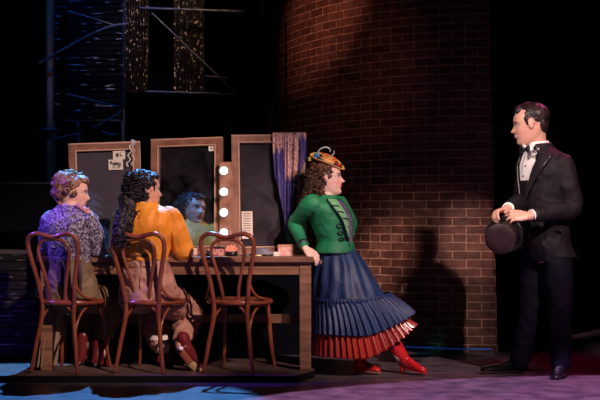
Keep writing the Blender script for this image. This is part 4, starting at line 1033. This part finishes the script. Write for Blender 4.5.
M_pat=mat('black_patent',(.006,.005,.007),.08,spec=.9,coat=1)
b_=boot(P(524,370,8.80),P(481,371,8.66),None,M_pat,mn,name='shoe',w=.045,hl=.0)
laces(b_,P(507,363,8.70),P(497,366,8.67),V((.3,-.95,0)),M_dmetal,4)
b_=boot(P(566,371,8.62),P(554,379.5,8.36),None,M_pat,mn,name='shoe',w=.047,hl=.0)
laces(b_,P(559,367,8.46),P(557,371,8.41),V((1,0,0)),M_dmetal,4)
M_mhair=mat('dark_short_hair',(.010,.005,.006),.45,col2=(.028,.012,.013),scale=25,spec=.4)
hv=hairvol(HM,[('e',(-.030,0,.040),(.098,.082,.082)),('e',(-.070,0,.0),(.042,.068,.072)),('t',[(.048,.035,.088),(.038,0,.098),(-.02,-.03,.108)],[.018,.024,.026]),('t',[(.045,-.05,.078),(.0,-.06,.088)],[.018,.022]),('t',[(.012,.072,.035),(.010,.074,.005)],[.014,.010]),('t',[(.012,-.072,.035),(.010,-.074,.005)],[.014,.010])],amp=.003,fr=26,ridge=.002,voxel=.004)
obj('hair',hv,M_mhair,mn)
# the top hat in his hands
ax=V((-.36,-.90,-.22)).normalized(); c0=P(500,239,8.20); R=ax.to_track_quat('Z','Y').to_matrix()
t=thing('top_hat','black silk top hat held low by the man, its crown towards the viewer','hat',c0-ax*.13)
M_silk=mat('black_hat_silk',(.022,.010,.012),.5,spec=.35,col2=(.034,.016,.018),scale=14)
obj('crown',lathe(bmesh.new(),[(.001,-.128),(.088,-.128),(.086,-.06),(.099,-.004),(.099,-.002),(.098,0),(.0975,.0005),(.050,.001),(.001,.001)],c0,R,40),M_silk,t)
bm=bmesh.new(); rr=[]
for r_,z_ in ((.085,-.125),(.10,-.128),(.114,-.122),(.120,-.119),(.120,-.125),(.10,-.133),(.085,-.131)):
    rr.append([c0+R@V((r_*math.cos(a)*1.03,r_*math.sin(a),z_+.014*math.cos(2*a)*(r_/.138)**2)) for a in [2*PI*j/48 for j in range(48)]])
rings(bm,rr,False,True); obj('brim',bm,M_satin,t)
obj('hat_band',lathe(bmesh.new(),[(.0862,-.124),(.0875,-.124),(.0868,-.098),(.0855,-.098)],c0,R,40),M_satin,t)

# ------------------------------------------------------------------ stage lights
def spot(name,loc,tgt,deg,col,power,blend=.25,rad=.06):
    l=bpy.data.lights.new(name,'SPOT'); l.color=col; l.energy=power; l.spot_size=math.radians(deg); l.spot_blend=blend; l.shadow_soft_size=rad
    o=bpy.data.objects.new(name,l); C.objects.link(o); o.location=loc
    o.rotation_euler=(V(tgt)-V(loc)).to_track_quat('-Z','Y').to_euler(); return o
spot('key_right',(3.8,2.6,5.0),(.80,8.7,.92),18,(1,.74,.66),2900,.8)
spot('key_left',(-3.4,2.8,4.4),(1.7,8.7,1.35),11,(1,.78,.72),2300,.6)
spot('seated_key',(2.6,3.0,4.9),(-.95,8.6,1.0),18,(1,.70,.58),2600,.7)
spot('violet_side',(-4.2,8.2,3.2),(-1.62,8.4,1.0),13,(.22,.08,1),900,.6)
spot('teal_side',(-2.2,6.0,3.6),(.03,8.6,1.15),7,(.15,1,.85),230,.6)
spot('blue_back',(-1.0,11.6,6.4),(-1.95,6.95,.0),27,(.09,.40,1),7000,.12,.025)
spot('face_fill_lilac',(-.5,11.0,4.6),(-1.0,8.5,1.2),10,(.7,.55,1),160,.5)
spot('magenta_back',(3.6,10.6,4.6),(1.75,8.5,1.1),22,(1,.12,.42),300,.5)
spot('lavender_floor',(1.4,3.5,7.0),(1.9,5.15,0),46,(.88,.46,.92),6000,.03,.02)
spot('crimson_floor',(2.8,7.2,6.0),(2.3,8.9,0),24,(1,.03,.16),260,.6)
spot('upstage_blue',(-2.2,8.6,4.5),(-1.9,11.3,2.5),40,(.03,.2,1),130,.6)
spot('glitter_gold',(-.9,8.4,4.2),(-1.15,11.3,2.6),26,(1,.6,.35),160,.6)
spot('violet_boards',(-3.3,7.0,1.4),(-2.30,9.6,.26),18,(.25,.06,1),90,.9)
spot('brick_streak',(-1.6,6.2,5.0),(.30,11.3,2.75),14,(1,.42,.30),900,1)
spot('brick_wash',(-.6,5.0,4.6),(.4,11.0,2.0),17,(1,.5,.40),130,1)
spot('brick_pool_right',(-3.0,2.6,4.6),(1.38,10.1,.88),4.2,(1,.62,.55),3000,1)
spot('brick_pool_left',(1.5,2.6,4.8),(.64,10.5,.70),4.0,(1,.64,.56),3600,1)
spot('pole_warm',(-1.2,9.0,4.2),(-2.11,11,2.2),16,(1,.5,.22),14,1)  # added lamp, keeps the pole brown against the upstage blue
